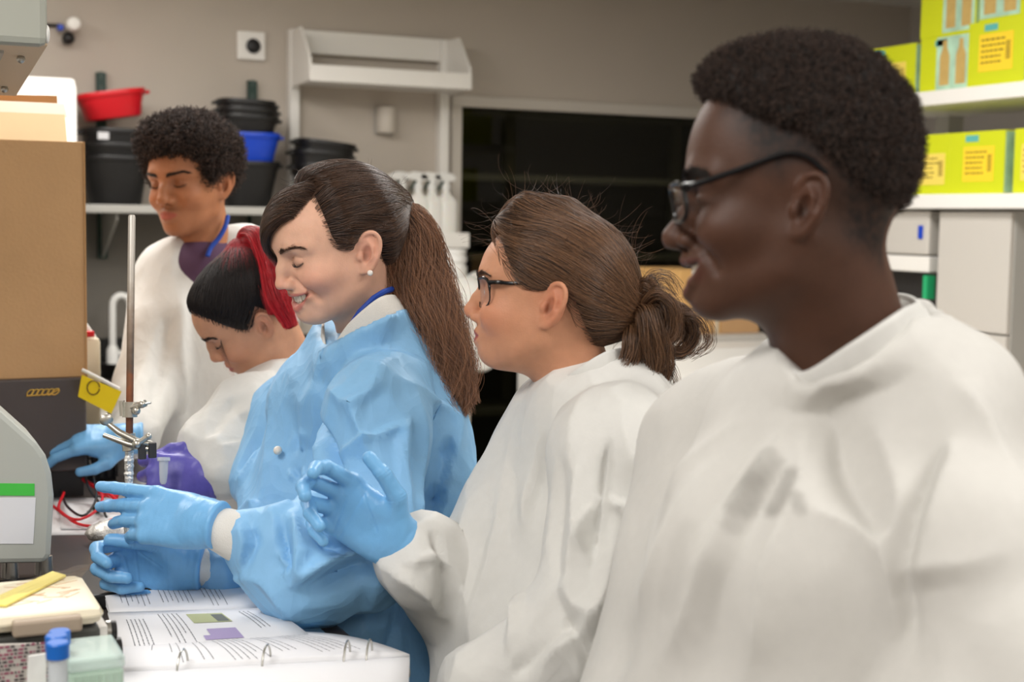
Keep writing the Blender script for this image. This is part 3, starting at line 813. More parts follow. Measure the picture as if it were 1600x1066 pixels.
# carboy
c = on_z(716, 584, .92); c[1] = max(c[1], YB-.42)
k_ = on_y(716, 584, c[1]); c = np.array((k_[0], c[1], .92))
s = (c[1]/ .9) / 2222 
t = empty('carboy', c, 'white plastic carboy jug on the counter end below spray bottles', 'jug')
H_ = on_y(700, 432, c[1])[2] - .92
MB().lathe([(.10, 0), (.118, .012), (.120, .10), (.120, H_*.72), (.112, H_*.84), (.080, H_*.95), (.050, H_)], c, 36, power=2.6).build('body', M_pe, t, smooth=True)
zz = H_ - .005; ch = on_y(700, 389, c[1])[2] - .92 - zz
MB().lathe([(.050, zz), (.053, zz+.004), (.053, zz+ch*.4), (.046, zz+ch*.45), (.046, zz+ch*.52), (.052, zz+ch*.56), (.052, zz+ch*.75), (.045, zz+ch*.8), (.050, zz+ch*.85), (.050, zz+ch*.98), (.044, zz+ch)], c + np.array((-.028, 0, 0)), 28).build('cap', M_poster, t, smooth=True)
MB().tube([c + np.array((.02, 0, H_*.96)), c + np.array((.06, 0, H_*1.02)), c + np.array((.10, 0, H_*.9)), c + np.array((.105, 0, H_*.78))], .012, 12).build('handle', M_pe, t, smooth=True)
# fridge
fx1 = on_y(125, 300, YB-.72)[0]; fz = on_y(110, 120, YB-.7)[2]
t = empty('fridge', (fx1-.35, YB-.38, 0), 'white upright fridge in the back corner behind the cardboard box', 'fridge')
MB().box((fx1-.7, YB-.66, .05), (fx1, YB-.05, fz), bev=.012).build('body', M_enam, t, smooth=True)
d_ = MB().box((fx1-.695, YB-.72, .12), (fx1-.005, YB-.665, fz-.02), bev=.012).build('door', M_enam, t, smooth=True)
MB().box((fx1-.08, YB-.755, 1.0), (fx1-.055, YB-.72, 1.5), bev=.006).build('handle', M_enamg, d_)
MB().box((fx1-.32, YB-.70, fz-.004), (fx1-.16, YB-.5, fz+.035), bev=.008).build('hinge_cover', M_enam, t)
MB().box((fx1-.68, YB-.6, 0), (fx1-.02, YB-.1, .05)).build('plinth', M_dark, t)

# ------------------------------------------------------------------ right-hand side: island shelves with lime boxes
SX = 2.85
M_lime = mat('lime_card', (206, 214, 20), rough=.5)
M_teal = mat('pale_teal_card', (176, 212, 186), rough=.5, noise=.25, nscale=20)
M_label = mat('amber_label', (248, 212, 44), rough=.6)
M_labelp = mat('pale_amber_label', (240, 214, 96), rough=.6)
M_tealink = mat('teal_ink', (92, 178, 172), rough=.6)
M_brown_ink = mat('brown_ink', (120, 92, 30), rough=.7)
M_ochre = mat('ochre_print', (196, 164, 96), rough=.6, noise=.1, nscale=40)
zl = on_x(1510, 303, SX)[2]; zu = on_x(1510, 137, SX)[2]
yfar, ynear = on_x(1330, 300, SX)[1], 1.4
t = empty('island_shelf', (SX+.2, 2.5, 0), 'white two-tier island shelving with steel posts at the right', 'shelf')
for z in (zl, zu):
    MB().box((SX-.015, ynear, z-.042), (SX+.36, yfar, z)).build('shelf_board', M_enam, t, bevel=.004)
for y in (yfar-.06, (yfar+ynear)/2-.25, ynear+.06):
    MB().box((SX+.30, y-.03, .92), (SX+.36, y+.03, 2.3)).build('post', M_enamg, t)
def kit_box(y0, y1, z, h, dep, label, labels=(), pics=(), x=None, m=None, name='kit_box', tilt=0):
    """retail box seen on its -X face; y0 far edge, y1 near edge"""
    x = SX + .012 if x is None else x
    t = empty(name, (x+dep/2, (y0+y1)/2, z), label, 'box', 'lime boxes on the island shelves')
    MB().box((x, y1, z), (x+dep, y0, z+h)).build('carton', m or M_lime, t, bevel=.0015)
    MB().box((x+.004, y1-.0012, z+.004), (x+dep-.004, y1, z+h-.004)).build('end_panel', M_teal, t)
    MB().box((x-.001, y0-.012-.10, z+h-.028), (x, y0-.012-.05, z+h-.010)).build('emblem', M_tealink, t)
    for (f0, f1, g0, g1, mm) in labels:
        ya, yb_ = y0 + (y1-y0)*f0, y0 + (y1-y0)*f1
        o = MB().box((x-.0012, yb_, z+h*g0), (x, ya, z+h*g1)).build('label', mm, t)
        b = MB(); w = ya - yb_; hh = h*(g1-g0)
        rr = random.Random(int(f0*100)+int(g0*77))
        for r in range(5):
            zz = z + h*g1 - hh*(.14 + .15*r)
            yy = ya - w*.08
            while yy > ya - w*(.72 if r < 2 else .62):
                l = w*rr.uniform(.05, .13); b.box((x-.0016, yy-l, zz-hh*.045), (x-.0011, yy, zz)); yy -= l + w*.03
        for r in range(9): b.box((x-.0016, ya-w*.93, z+h*g0+hh*(.28+.055*r)), (x-.0011, ya-w*.80, z+h*g0+hh*(.28+.055*r)+hh*.03))
        b.build('printed_text', M_brown_ink, o)['kind'] = 'stuff'
    for (f0, f1, g0, g1) in pics:
        ya, yb_ = y0 + (y1-y0)*f0, y0 + (y1-y0)*f1
        o = MB().box((x-.001, yb_, z+h*g0), (x, ya, z+h*g1)).build('picture_panel', M_teal, t)
        w = ya-yb_; yc = (ya+yb_)/2; hh = h*(g1-g0)
        for s_ in (-.26, .24):
            yy = yc + s_*w
            a0 = z+h*g0+hh*.08
            MB().prism([(x-.0016, yy-w*.15, a0), (x-.0016, yy-w*.15, a0+hh*.55), (x-.0016, yy-w*.07, a0+hh*.7), (x-.0016, yy-w*.06, a0+hh*.85), (x-.0016, yy+w*.06, a0+hh*.85), (x-.0016, yy+w*.07, a0+hh*.7), (x-.0016, yy+w*.15, a0+hh*.55), (x-.0016, yy+w*.15, a0)], 0, (.0008, 0, 0)).build('printed_vial', M_ochre, o)
    return t
Yx = lambda px, py=250: on_x(px, py, SX+.012)[1]
hz = on_x(1510, 206, SX)[2] - zl
kit_box(Yx(1400), Yx(1484), zl, hz, .20, 'lime box partly hidden by the head of the person at the right, lower shelf', [(.36, .92, .16, .68, M_labelp)])
kit_box(Yx(1484), Yx(1569), zl, hz, .20, 'lime box with amber label in the middle of the lower shelf', [(.26, .82, .20, .76, M_label)])
kit_box(Yx(1584), Yx(1690), zl, hz, .20, 'lime box cut by the picture edge on the lower shelf', [(.12, .5, .20, .76, M_labelp)])
kit_box(Yx(1340), Yx(1424), zu, hz*.86, .20, 'lime box standing apart at the far end of the upper shelf', [(.38, .84, .16, .66, M_labelp)])
kit_box(Yx(1432), Yx(1509), zu, hz*.90, .20, 'lime box printed with two ochre vials on the upper shelf', pics=[(.34, .98, .02, .98)])
kit_box(Yx(1509), Yx(1597), zu, hz*1.02, .20, 'lime box with big amber label on the upper shelf', [(.20, .80, .22, .80, M_label)], x=SX+.004)
kit_box(Yx(1603), Yx(1700), zu, hz*1.02, .20, 'lime box at the picture edge on the upper shelf', [(.2, .8, .2, .8, M_label)])
kit_box(Yx(1430), Yx(1515), zu+hz*.90, hz*.9, .20, 'second lime box with ochre vials, stacked on the first', pics=[(.42, .98, .05, .98)])
kit_box(Yx(1520), Yx(1600), zu+hz*1.02, hz*.9, .20, 'lime box with pale teal front stacked above the big amber label', pics=[(.02, .8, .05, .95)])
# island bench below with grey cabinet
t = empty('island_bench', (SX+.1, 2.2, 0), 'grey island bench under the lime boxes at the right', 'bench')
MB().box((SX-.35, .6, .88), (SX+.45, 3.85, .92)).build('worktop', mat('pale_worktop', (206, 196, 184), rough=.5), t, bevel=.004)
MB().box((SX-.28, .65, .05), (SX+.40, 3.80, .88)).build('carcass', M_enamg, t)
for k in range(5): 
    d_ = MB().box((SX-.30, .68+k*.6, .10), (SX-.28, .68+k*.6+.57, .86)).build('door', M_enam, t, bevel=.003)
    MB().tube([(SX-.325, .68+k*.6+.5, .6), (SX-.325, .68+k*.6+.5, .74)], .006, 8).build('handle', M_steel0, d_, smooth=True)
CXF = SX + .02
ya, yb2 = on_x(1462, 450, CXF)[1], on_x(1577, 450, CXF)[1]
ztop = zl - .045
t = empty('grey_cabinet', (CXF+.15, (ya+yb2)/2, .92), 'pale grey two-door cabinet on the island bench under the lower shelf', 'cabinet')
MB().box((CXF+.015, yb2, .922), (CXF+.27, ya, ztop-.003)).build('body', M_enamg, t)
zsm = on_x(1520, 519, CXF)[2]
MB().box((CXF, yb2+.004, zsm+.003), (CXF+.015, ya-.004, ztop-.006)).build('door', M_enamg2, t, bevel=.002)
d_ = MB().box((CXF, yb2+.004, .925), (CXF+.015, ya-.004, zsm-.003)).build('door', M_enamg2, t, bevel=.002)
c = on_x(1532, 560, CXF)
b = MB(); b.tube([c + np.array((-.002, .03, 0)), c + np.array((-.03, .03, .0)), c + np.array((-.035, 0, .012)), c + np.array((-.03, -.03, -.012)), c + np.array((-.002, -.03, -.012))], .008, 10)
b.box(c + np.array((-.045, -.015, .01)), c + np.array((-.02, .03, .022))); b.ball(c + np.array((-.03, -.035, -.014)), .016, 12)
b.build('valve_handle', M_steel0, d_, smooth=True)
o = MB().box(c + np.array((-.05, .02, .018)), c + np.array((-.03, .04, .03))).build('red_knob', mat('orange_plastic', (222, 110, 80), rough=.5), d_)
y3, y4 = on_x(1330, 450, CXF)[1], on_x(1449, 450, CXF)[1]
t = empty('grey_instrument', (CXF+.15, (y3+y4)/2, .92), 'pale grey instrument with blue tab left of the grey cabinet', 'instrument')
za, zb_ = on_x(1430, 425, CXF)[2], on_x(1430, 398, CXF)[2]
MB().box((CXF, y4+.004, zb_), (CXF+.25, y3, ztop-.004)).build('upper_housing', M_enamg2, t, bevel=.006)
MB().box((CXF+.004, y4+.004, za), (CXF+.25, y3, zb_-.004)).build('shelf_lip', M_enam, t, bevel=.004)
MB().box((CXF+.1, y4+.004, .922), (CXF+.25, y3, za)).build('back', M_dark, t)
MB().box((CXF+.02, y4+.004, .922), (CXF+.1, y3, 1.0)).build('base', M_enamg2, t, bevel=.004)
c = on_x(1439, 363, CXF); MB().box((CXF-.004, c[1]-.010, c[2]-.02), (CXF, c[1]+.010, c[2]+.02), bev=.0015).build('blue_tab', M_bluep, t)
c = on_x(1446, 452, CXF); MB().box((CXF, c[1]-.006, c[2]-.03), (CXF+.03, c[1]+.012, c[2]+.04)).build('green_lamp', mat('green_plastic', (40, 170, 110), rough=.4), t)
# white bench-top machine and cardboard box behind the man's chin
wx = 1.95
c = on_y(1085, 548, 4.15)
t = empty('white_machine', (c[0], 4.3, 0), 'white bench-high machine with sloping front seen under the chin of the person at the right', 'machine')
zt2 = on_y(1085, 540, 4.1)[2]; print('WM', c, zt2)
MB().prism([(c[0]-.42, 4.0, .0), (c[0]-.42, 4.0, zt2-.10), (c[0]-.42, 4.12, zt2-.015), (c[0]-.42, 4.2, zt2), (c[0]-.42, 4.7, zt2), (c[0]-.42, 4.7, .0)], 0, (.9, 0, 0)).build('housing', M_enam, t, bevel=.02)
MB().box((c[0]-.10, 4.22, zt2), (c[0]+.40, 4.68, zt2+.02), bev=.004).build('grey_lid', M_enamg2, t)
xa = on_y(1062, 460, 4.3)[0]; xm = on_y(1128, 460, 4.3)[0]; xb = on_y(1188, 460, 4.3)[0]
zb_ = zt2 + .02; zt3 = on_y(1080, 422, 4.3)[2]
t = empty('cardboard_box', ((xa+xb)/2, 4.4, zb_), 'tan cardboard box on the white machine behind the girl with the bun', 'box')
MB().box((xa, 4.30, zb_), (xm, 4.62, zt3)).build('carton', mat('light_card', (226, 178, 112), rough=.8), t, bevel=.003)
MB().box((xm+.002, 4.30, zb_), (xb, 4.62, on_y(1180, 470, 4.3)[2])).build('flap_side', M_card, t, bevel=.003)
MB().box((xm-.028, 4.297, zb_), (xm-.012, 4.3, zt3)).build('tape', M_label0, t)
# red leads by the picture's right edge
p0 = on_z(1585, 655, .925)
for k, (m_, lbl) in enumerate(((M_redp, 'red looped lead on the island bench at the picture edge'), (M_blackp, 'black lead lying beside the red one at the picture edge'))):
    q = np.array(p0) + (.0, -.02*k, 0)
    pts = [q + np.array(v) for v in ((0, .06, .006), (.01, .03, .05), (.0, -.02, .075 - .03*k), (-.02, -.06, .05 - .02*k), (.02, -.1, .006), (.1, -.2, .006))]
    tag(MB().tube(catmull(pts, 40), .005, 8).build('lead', m_, smooth=True), lbl, 'lead')
# ------------------------------------------------------------------ the lab bench on the left and what stands on it
BZ, BXE = .95, .565
def B(px, py, z=BZ): return on_z(px, py, z)
t = empty('lab_bench', (-.1, 1.8, 0), 'black-topped lab bench that the people stand along', 'bench')
MB().box((-.75, -.2, BZ-.03), (BXE, 3.5, BZ)).build('worktop', M_epoxy, t, bevel=.004)
MB().box((-.70, -.15, .08), (BXE-.06, 3.45, BZ-.03)).build('carcass', M_enamg, t)
for k in range(6):
    d_ = MB().box((BXE-.06, -.14+k*.6, .10), (BXE-.04, -.14+k*.6+.58, BZ-.05)).build('door', M_enam, t, bevel=.003)
    MB().tube([(BXE-.02, .4+k*.6, .62), (BXE-.02, .4+k*.6, .76)], .006, 8).build('handle', M_steel0, d_, smooth=True)

# charcoal case and the cardboard box on it
CY = 2.71
xr = on_y(136, 700, CY)[0]; zt = on_y(136, 590, CY)[2]; zq = on_y(136, 735, CY)[2]
t = empty('charcoal_case', (xr-.2, CY+.13, BZ), 'charcoal instrument case with gold emblem and yellow tag under the cardboard box', 'case')
MB().box((xr-.42, CY, zq), (xr, CY+.26, zt), bev=.004).build('housing', mat('charcoal_case', (84, 76, 74), rough=.5, noise=.03), t)
MB().box((xr-.41, CY+.006, BZ), (xr-.006, CY+.25, zq)).build('base', M_blackp, t)
c = on_y(66, 613, CY)
b = MB()
rr = random.Random(5)
x_ = c[0]-.026
while x_ < c[0]+.024:   # italic looped wordmark, too soft in the photo to spell out
    w = rr.uniform(.007, .012)
    b.tube([(x_+.5*w+.5*w*math.cos(a)+.003*math.sin(a), CY-.0012, c[2]+.0055*math.sin(a)) for a in np.linspace(0, 6.28, 14)], .0013, 6)
    x_ += w*.8
b.tube([(c[0]-.028, CY-.0012, c[2]-.006), (c[0]+.012, CY-.0012, c[2]-.004), (c[0]+.03, CY-.0012, c[2]+.004)], .0012, 6)
b.build('gold_emblem', mat('gold_foil', (224, 182, 90), rough=.35, metal=.7), t, smooth=True)
TY = CY - .02
W = [on_y(px, py, TY) for px, py in ((128, 586), (190, 612), (174, 647), (122, 620))]
o = MB().prism(W, 0, (0, .002, 0)).build('yellow_tag', mat('yellow_tag', (252, 220, 16), rough=.55), t)
cc = on_y(146, 606, TY-.001)
MB().tube([cc + np.array((.011*math.cos(a), 0, .013*math.sin(a))) for a in np.linspace(0, 6.1, 20)], .0012, 6).build('printed_ring', M_brown_ink, o)
b = MB(); b.tube([on_y(128, 578, CY-.006), on_y(160, 594, TY+.004), on_y(186, 608, TY+.003)], .0035, 8); b.build('tag_clip', M_poster, t, smooth=True)
xr2 = on_y(132, 400, CY+.02)[0]; zt2 = on_y(125, 222, CY+.02)[2]
t = empty('cardboard_box', (xr2-.2, CY+.13, zt), 'tall brown cardboard box with open top flaps on the charcoal case', 'box')
MB().box((xr2-.42, CY+.01, zt), (xr2, CY+.24, zt2), bev=.002).build('carton', M_card, t)
MB().box((xr2-.0015, CY+.0085, zt), (xr2+.0015, CY+.012, zt2)).build('corner_edge', M_cardin, t)
zf = on_y(100, 163, CY+.10)[2]; xf = on_y(100, 163, CY+.10)[0]; xg = on_y(104, 222, CY+.02)[0]
fl = [(xr2-.42, CY+.012, zt2), (xg, CY+.012, zt2), (xf, CY+.10, zf), (xr2-.42, CY+.10, zf)]
MB().prism(fl, 0, (0, .004, .001)).build('flap', mat('pale_card', (222, 190, 146), rough=.85, noise=.03, nscale=14), t)
za = on_y(98, 184, CY+.09)[2]
MB().prism([(xr2-.42, CY+.072, za), (xf+.002, CY+.072, za), (xf, CY+.098, zf), (xr2-.42, CY+.098, zf)], 0, (0, -.001, .001)).build('tape', mat('pale_tape', (232, 214, 190), rough=.4), t)
zc = on_y(95, 150, CY+.2)[2]
MB().prism([(xr2-.42, CY+.235, zt2), (xf+.01, CY+.235, zt2), (xf, CY+.20, zc), (xr2-.42, CY+.20, zc-.01)], 0, (0, -.004, 0)).build('flap', M_card, t)

# grey sloped instrument with green label
IY = 2.03
pts = [(-120, 560), (0, 640), (58, 692), (72, 712), (81, 740), (85, 775), (80, 868), (72, 881), (-120, 884)]
W = [on_y(px, py, IY) for px, py in pts]
t = empty('grey_analyser', (W[0][0], IY+.08, BZ), 'pale grey instrument with sloped rounded side and green label', 'instrument')
MB().prism(W, 0, (0, .15, 0)).build('housing', mat('silver_grey', (176, 178, 170), rough=.42), t, bevel=.008)
la = lambda px, py: on_y(px, py, IY-.001)
MB().prism([la(-60, 755), la(54, 756), la(54, 775), la(-60, 774)], 0, (0, .001, 0)).build('green_label', mat('green_label', (70, 190, 70), rough=.5), t)
MB().prism([la(-60, 778), la(56, 778), la(52, 850), la(-60, 850)], 0, (0, .001, 0)).build('sticker', M_paper, t)
lo_ = min(w[2] for w in W)
for px in (-40, 20, 74):
    c = on_y(px, 882, IY+.03)
    for dy in (0, .08): MB().tube([(c[0], IY+.03+dy, BZ), (c[0], IY+.03+dy, lo_+.004)], [.009, .007], 12).build('foot', M_steel0, t, smooth=True)

# overhead cabinet
OY = 1.95
x1 = on_y(80, 40, OY)[0]; z0 = on_y(40, 70, OY)[2]
t = empty('overhead_cabinet', (x1-.3, OY+.4, CEIL), 'grey-green overhead cabinet hung from the ceiling, top left', 'cabinet')
A_ = on_y(74, 71, OY+.03); Bk = on_y(25, 150, OY+.5)
def hexa(f_r, b_r, dx, ztop, yf, yb_):
    """block with a sloping underside: front right and back right lower corners"""
    b = MB(); q = [(f_r[0]-dx, yf, f_r[2]), (f_r[0], yf, f_r[2]), (b_r[0], yb_, b_r[2]), (b_r[0]-dx, yb_, b_r[2])]
    lo_ = [b.bm.verts.new(tuple(map(float, v))) for v in q]; hi_ = [b.bm.verts.new((float(v[0]), float(v[1]), ztop)) for v in q]
    b.bm.faces.new(lo_[::-1]); b.bm.faces.new(hi_)
    for i in range(4): b.bm.faces.new((lo_[i], lo_[(i+1) % 4], hi_[(i+1) % 4], hi_[i]))
    return b
hexa(A_ + (0, 0, .006), Bk + (0, 0, .006), .6, CEIL, OY+.03, OY+.5).build('body', M_enamg, t)
b = MB(); b.prism([A_, Bk, Bk - (.6, 0, 0), A_ - (.6, 0, 0)], 0, (0, 0, .006)); b.build('underside', mat('beige_laminate', (222, 198, 168), rough=.55), t)
ul = lambda f, s: A_ + (Bk - A_)*f - np.array((s, 0, .004))
MB().prism([ul(.12, .050), ul(.85, .050), ul(.85, .075), ul(.12, .075)], 0, (0, 0, .006)).build('lamp_housing', M_enamg, t)
MB().prism([ul(.12, .075), ul(.85, .075), ul(.85, .16), ul(.12, .16)], 0, (0, 0, .006)).build('dark_slot', mat('dark_maroon', (48, 24, 24), rough=.4), t)
b = MB()
for f in (.2, .8): b.ball(ul(f, .025), .006, 10)
b.build('screw', M_steel0, t, smooth=True)
MB().box((x1-.6, OY, z0), (x1-.004, OY+.03, CEIL-.02)).build('door', mat('grey_green_enamel', (170, 172, 162), rough=.4), t, bevel=.01)
b = MB(); b.ball((x1-.004, OY+.012, on_y(78, 52, OY)[2]), (.004, .008, .012), 12); b.build('latch', M_poster, t, smooth=True)

# cream heat block with lid, front left
HY_ = 1.49
xr = on_y(164, 960, HY_)[0]; zl_ = on_y(100, 952, HY_)[2]; zm = on_y(100, 984, HY_)[2]
yb_ = B(150, 893, zl_)[1]
t = empty('heat_block', (xr-.2, HY_+.1, BZ), 'cream-lidded dark heat block with taupe handle, front left', 'instrument')
MB().box((xr-.34, HY_+.004, BZ), (xr-.004, yb_-.006, zm-.002), bev=.004).build('body', mat('slate_plastic', (76, 76, 72), rough=.5), t)
MB().box((xr-.345, HY_-.002, zm), (xr, yb_, zl_), bev=.012).build('lid', M_cream, t, smooth=True)
xa, xb = on_y(20, 960, HY_-.012)[0], on_y(129, 960, HY_-.012)[0]
MB().box((xa, HY_-.012, zm-.001), (xb, HY_+.004, zl_-.006), bev=.003).build('handle', M_taupe, t)
b = MB()
rr = random.Random(9)
for k in range(26):
    p = np.array((xr - rr.uniform(.02, .12), HY_ + rr.uniform(.03, .13), zl_))
    b.box(p - (rr.uniform(.004, .02), .0006, .0004), p + (rr.uniform(.004, .02), .0006, .0004), Matrix.Translation(p) @ Matrix.Rotation(rr.uniform(-.5, .9), 4, 'Z') @ Matrix.Translation(-p))
b.build('scratch', mat('rust_stain', (206, 168, 132), rough=.6), t)['kind'] = 'stuff'
for k, (px, py, s_) in enumerate(((172, 985, 1.0), (180, 1015, 1.25))):
    c = on_y(px, py, HY_+.03)
    o = MB().tube([c + np.array((-.012, 0, 0)), c + np.array((.006, 0, 0))], .010*s_, 16).build('knob', M_blackp, t, smooth=True)
    MB().tube([c + np.array((-.004, 0, 0)), c + np.array((.0, 0, 0))], .0108*s_, 16).build('ring', M_steel0, o, smooth=True)
MB().box((xr-.006, HY_+.01, zm-.07), (xr+.004, HY_+.05, zm-.004)).build('side_plate', M_enam, t)
# yellow strip in a clear sleeve on the lid
def onlid(px, py, dz=0): 
    p = B(px, py, zl_); p[2] += dz; return p
t = empty('sample_sleeve', onlid(70, 915), 'clear plastic sleeve holding yellow strip on the cream lid', 'sleeve')
q = [onlid(-20, 952, .003), onlid(70, 936, .003), onlid(120, 903, .004), onlid(90, 893, .004)]
q = [onlid(-30, 948), onlid(10, 950), onlid(103, 903), onlid(82, 897)]
MB().prism([v + np.array((0, 0, .001)) for v in q], 0, (0, 0, .0022)).build('yellow_strip', mat('yellow_gel', (240, 224, 120), rough=.3), t)
g = []
for i in range(9):
    a = np.array(onlid(-40 + i*21, 957 - i*5.5)); c_ = np.array(onlid(-40 + i*23, 938 - i*6.2))
    g.append([a + (c_-a)*f + np.array((0, 0, .0045 + .004*abs(math.sin(i*1.7+f*5)))) for f in (0, .25, .5, .75, 1)])
MB().sheet(g).build('sleeve_film', glass_mat('clear_film', (248, 248, 244), ior=1.4, rough=.15), t, smooth=True)
# printed card leaning in front
KY = 1.448
W = [on_y(px, py, KY) for px, py in ((-40, 1009), (148, 1003), (146, 1100), (-40, 1100))]
W[2][2] = W[3][2] = BZ + .001
t = empty('printed_card', (W[0][0], KY, BZ), 'card printed with dense maroon and grey text leaning on the heat block', 'card')
MB().prism(W, 0, (0, .003, 0)).build('card', mat('grey_card', (196, 190, 182), rough=.6), t)
b, b2 = MB(), MB(); rr = random.Random(3)
for r in range(46):
    zz = W[0][2] - .006 - r*.0038
    if zz < BZ + .004: break
    x_ = W[0][0] + .004
    while x_ < W[1][0] - .004:
        l = rr.uniform(.0012, .005)
        p = rr.random()
        if p < .8: (b if (p < .40 or x_ > W[1][0]-.045) else b2).box((x_, KY-.0006, zz), (min(x_+l, W[1][0]-.003), KY, zz+.0022))
        x_ += l + .0012
b.build('dark_print', mat('charcoal_ink', (84, 76, 78), rough=.7), t); b2.build('maroon_print', mat('maroon_ink', (150, 84, 104), rough=.7), t)
# centrifuge tubes with blue caps in a rack, tip box
M_clear = mat('clear_polypropylene', (226, 232, 236), rough=.25, trans=.0, alpha=.62)
M_bcap = mat('blue_cap', (28, 104, 196), rough=.35)
t = empty('tube_rack', on_y(80, 1066, 1.33), 'small white tube rack holding the blue-capped tubes', 'rack')
c0 = on_y(90, 1005, 1.355); zc0 = c0[2]
MB().box((c0[0]-.035, 1.295, BZ), (c0[0]+.022, 1.434, BZ+.05), bev=.003).build('block', M_poster, t)
W = [on_y(px, py, 1.40) for px, py in ((44, 1026), (72, 1022), (72, 1080), (40, 1080))]; W[2][2] = W[3][2] = BZ + .05
MB().prism(W, 0, (0, .003, 0)).build('end_panel', M_poster, t)
for k, (px, py, yy, lb) in enumerate(((90, 1003, 1.32, 'nearest blue-capped plastic tube of the three'), (88, 992, 1.372, 'middle blue-capped plastic tube of the three'), (93, 985, 1.418, 'rearmost blue-capped plastic tube, slightly to the right'))):
    c = on_y(px, py, yy); top = c[2]; foot = BZ + .012
    c = np.array((c[0], yy, 0.0))
    t = empty('centrifuge_tube', (c[0], yy, BZ+.05), lb, 'tube', 'blue-capped tubes')
    MB().lathe([(.002, foot), (.0085, foot+.018), (.0085, top-.004), (.0075, top-.004)], c, 24).build('tube', M_clear, t, smooth=True)
    MB().lathe([(.0100, top-.015), (.0104, top-.0145), (.0104, top-.0015), (.0092, top)], c, 28).build('cap', M_bcap, t, smooth=True)
t = empty('tip_box', on_z(150, 1070, BZ), 'translucent pale green pipette tip box beside the blue-capped tubes', 'box')
a = on_y(108, 1032, 1.36); e = on_y(194, 1030, 1.36)
M_greent = mat('translucent_green', (206, 232, 214), rough=.3, alpha=.7)
MB().box((a[0], 1.36, BZ), (e[0], 1.43, a[2]-.014), bev=.003).build('tray', M_greent, t)
MB().box((a[0]-.001, 1.358, a[2]-.013), (e[0]+.001, 1.432, a[2]), bev=.003).build('lid', mat('clear_lid', (214, 232, 226), rough=.25, alpha=.5), t)
b = MB()
for k in range(7):
    x_ = a[0] + (e[0]-a[0])*(.08+.14*k)
    b.box((x_-.0008, 1.3585, BZ+.01), (x_+.0008, 1.3605, a[2]-.016))
b.build('rib', M_greent, t)

# ------------------------------------------------------------------ papers and binder
def textblock(mb, f, u0, u1, v0, v1, n, rr, h=.0013, fill=.9):
    """rows of word dashes on a page; f(u, v) -> world point; rows run along u"""
    for r in range(n):
        v = v0 + (v1-v0) * (r + .5) / n
        u = u0; end = u0 + (u1-u0) * (rr.uniform(.55, 1) if rr.random() < .25 else rr.uniform(.94, 1))
        while u < end:
            l = rr.uniform(.012, .05)
            a, b_ = f(u, v), f(min(u+l, end), v)
            c_, d_ = f(min(u+l, end), v + h), f(u, v + h)
            mb.bm.faces.new([mb.bm.verts.new(tuple(np.asarray(q) + (0, 0, .0004))) for q in (a, b_, c_, d_)])
            u += l + rr.uniform(.006, .012)
def flatpage(corners, z, bow=0.0):
    c = [np.array(B(px, py, z)) for px, py in corners]   # near-left, near-right, far-right, far-left
    def f(u, v):
        p = (c[0]*(1-u) + c[1]*u)*(1-v) + (c[3]*(1-u) + c[2]*u)*v
        return p + np.array((0, 0, bow*math.sin(math.pi*v)))
    return f
def page(name, f, parent, th=.0012, n=8, m=None):
    top = [[f(u, v) for u in np.linspace(0, 1, n)] for v in np.linspace(0, 1, n)]
    b = MB(); b.sheet(top)
    o = b.build(name, m or M_paper, parent, smooth=True)
    s = o.modifiers.new('thickness', 'SOLIDIFY'); s.thickness = th; s.offset = -1 if True else 0
    return o
rr = random.Random(21)
# blue pad under the papers
t = tag(page('bench_pad', flatpage([(205, 1010), (520, 1000), (425, 912), (170, 912)], BZ+.0025), None, .002, m=mat('pale_blue_pad', (150, 196, 222), rough=.8)), 'pale blue absorbent pad under the papers on the bench', 'pad')
# far stack of sheets
t = empty('paper_stack', B(280, 940), 'stack of printed sheets beneath the gloved hands', 'paper')
for k in range(4):
    f = flatpage([(172+k*2, 962-k), (410-k*2, 958-2*k), (372+k*3, 908), (150, 912)], BZ+.006+.003*k)
    o = page('sheet', f, t)
f = flatpage([(172, 958), (404, 952), (372, 906), (156, 910)], BZ+.0165, .003)
top = page('top_sheet', f, t)
b = MB(); g = lambda u, v: f(v, 1-u)
for (u0, u1, v0, v1, n) in ((.15, .85, .08, .30, 6), (.1, .8, .36, .60, 7), (.12, .9, .66, .82, 5)): textblock(b, g, u0, u1, v0, v1, n, rr, .0055)
b.build('printed_text', M_ink, top)['kind'] = 'stuff'
MB().box(np.array(f(.93, .72)) - (.006, .006, 0), np.array(f(.93, .72)) + (.006, .006, .0006)).build('green_emblem', mat('green_ink', (40, 150, 90), rough=.6), top)
# middle sheet with pictures
t = empty('printed_handout', B(310, 985), 'printed handout with small green and violet pictures between stack and binder', 'paper')
f = flatpage([(186, 1036), (505, 1012), (414, 950), (168, 957)], BZ+.018, .006)
top = page('sheet', f, t, .004)
b = MB(); g = lambda u, v: f(v, 1-u)
for (u0, u1, v0, v1, n) in ((.25, .8, .08, .20, 5), (.12, .85, .28, .42, 5), (.12, .6, .78, .86, 3)): textblock(b, g, u0, u1, v0, v1, n, rr, .0055)
b.build('printed_text', M_ink, top)['kind'] = 'stuff'
def patch(u0, u1, v0, v1, name, m):
    b = MB(); b.bm.faces.new([b.bm.verts.new(tuple(np.asarray(f(u, v)) + (0, 0, .0006))) for u, v in ((u0, v0), (u1, v0), (u1, v1), (u0, v1))]); return b.build(name, m, top)
patch(.46, .68, .58, .84, 'green_picture', mat('olive_print', (170, 176, 130), rough=.6)); patch(.60, .67, .60, .80, 'dark_square', mat('slate_print', (84, 92, 88), rough=.6))
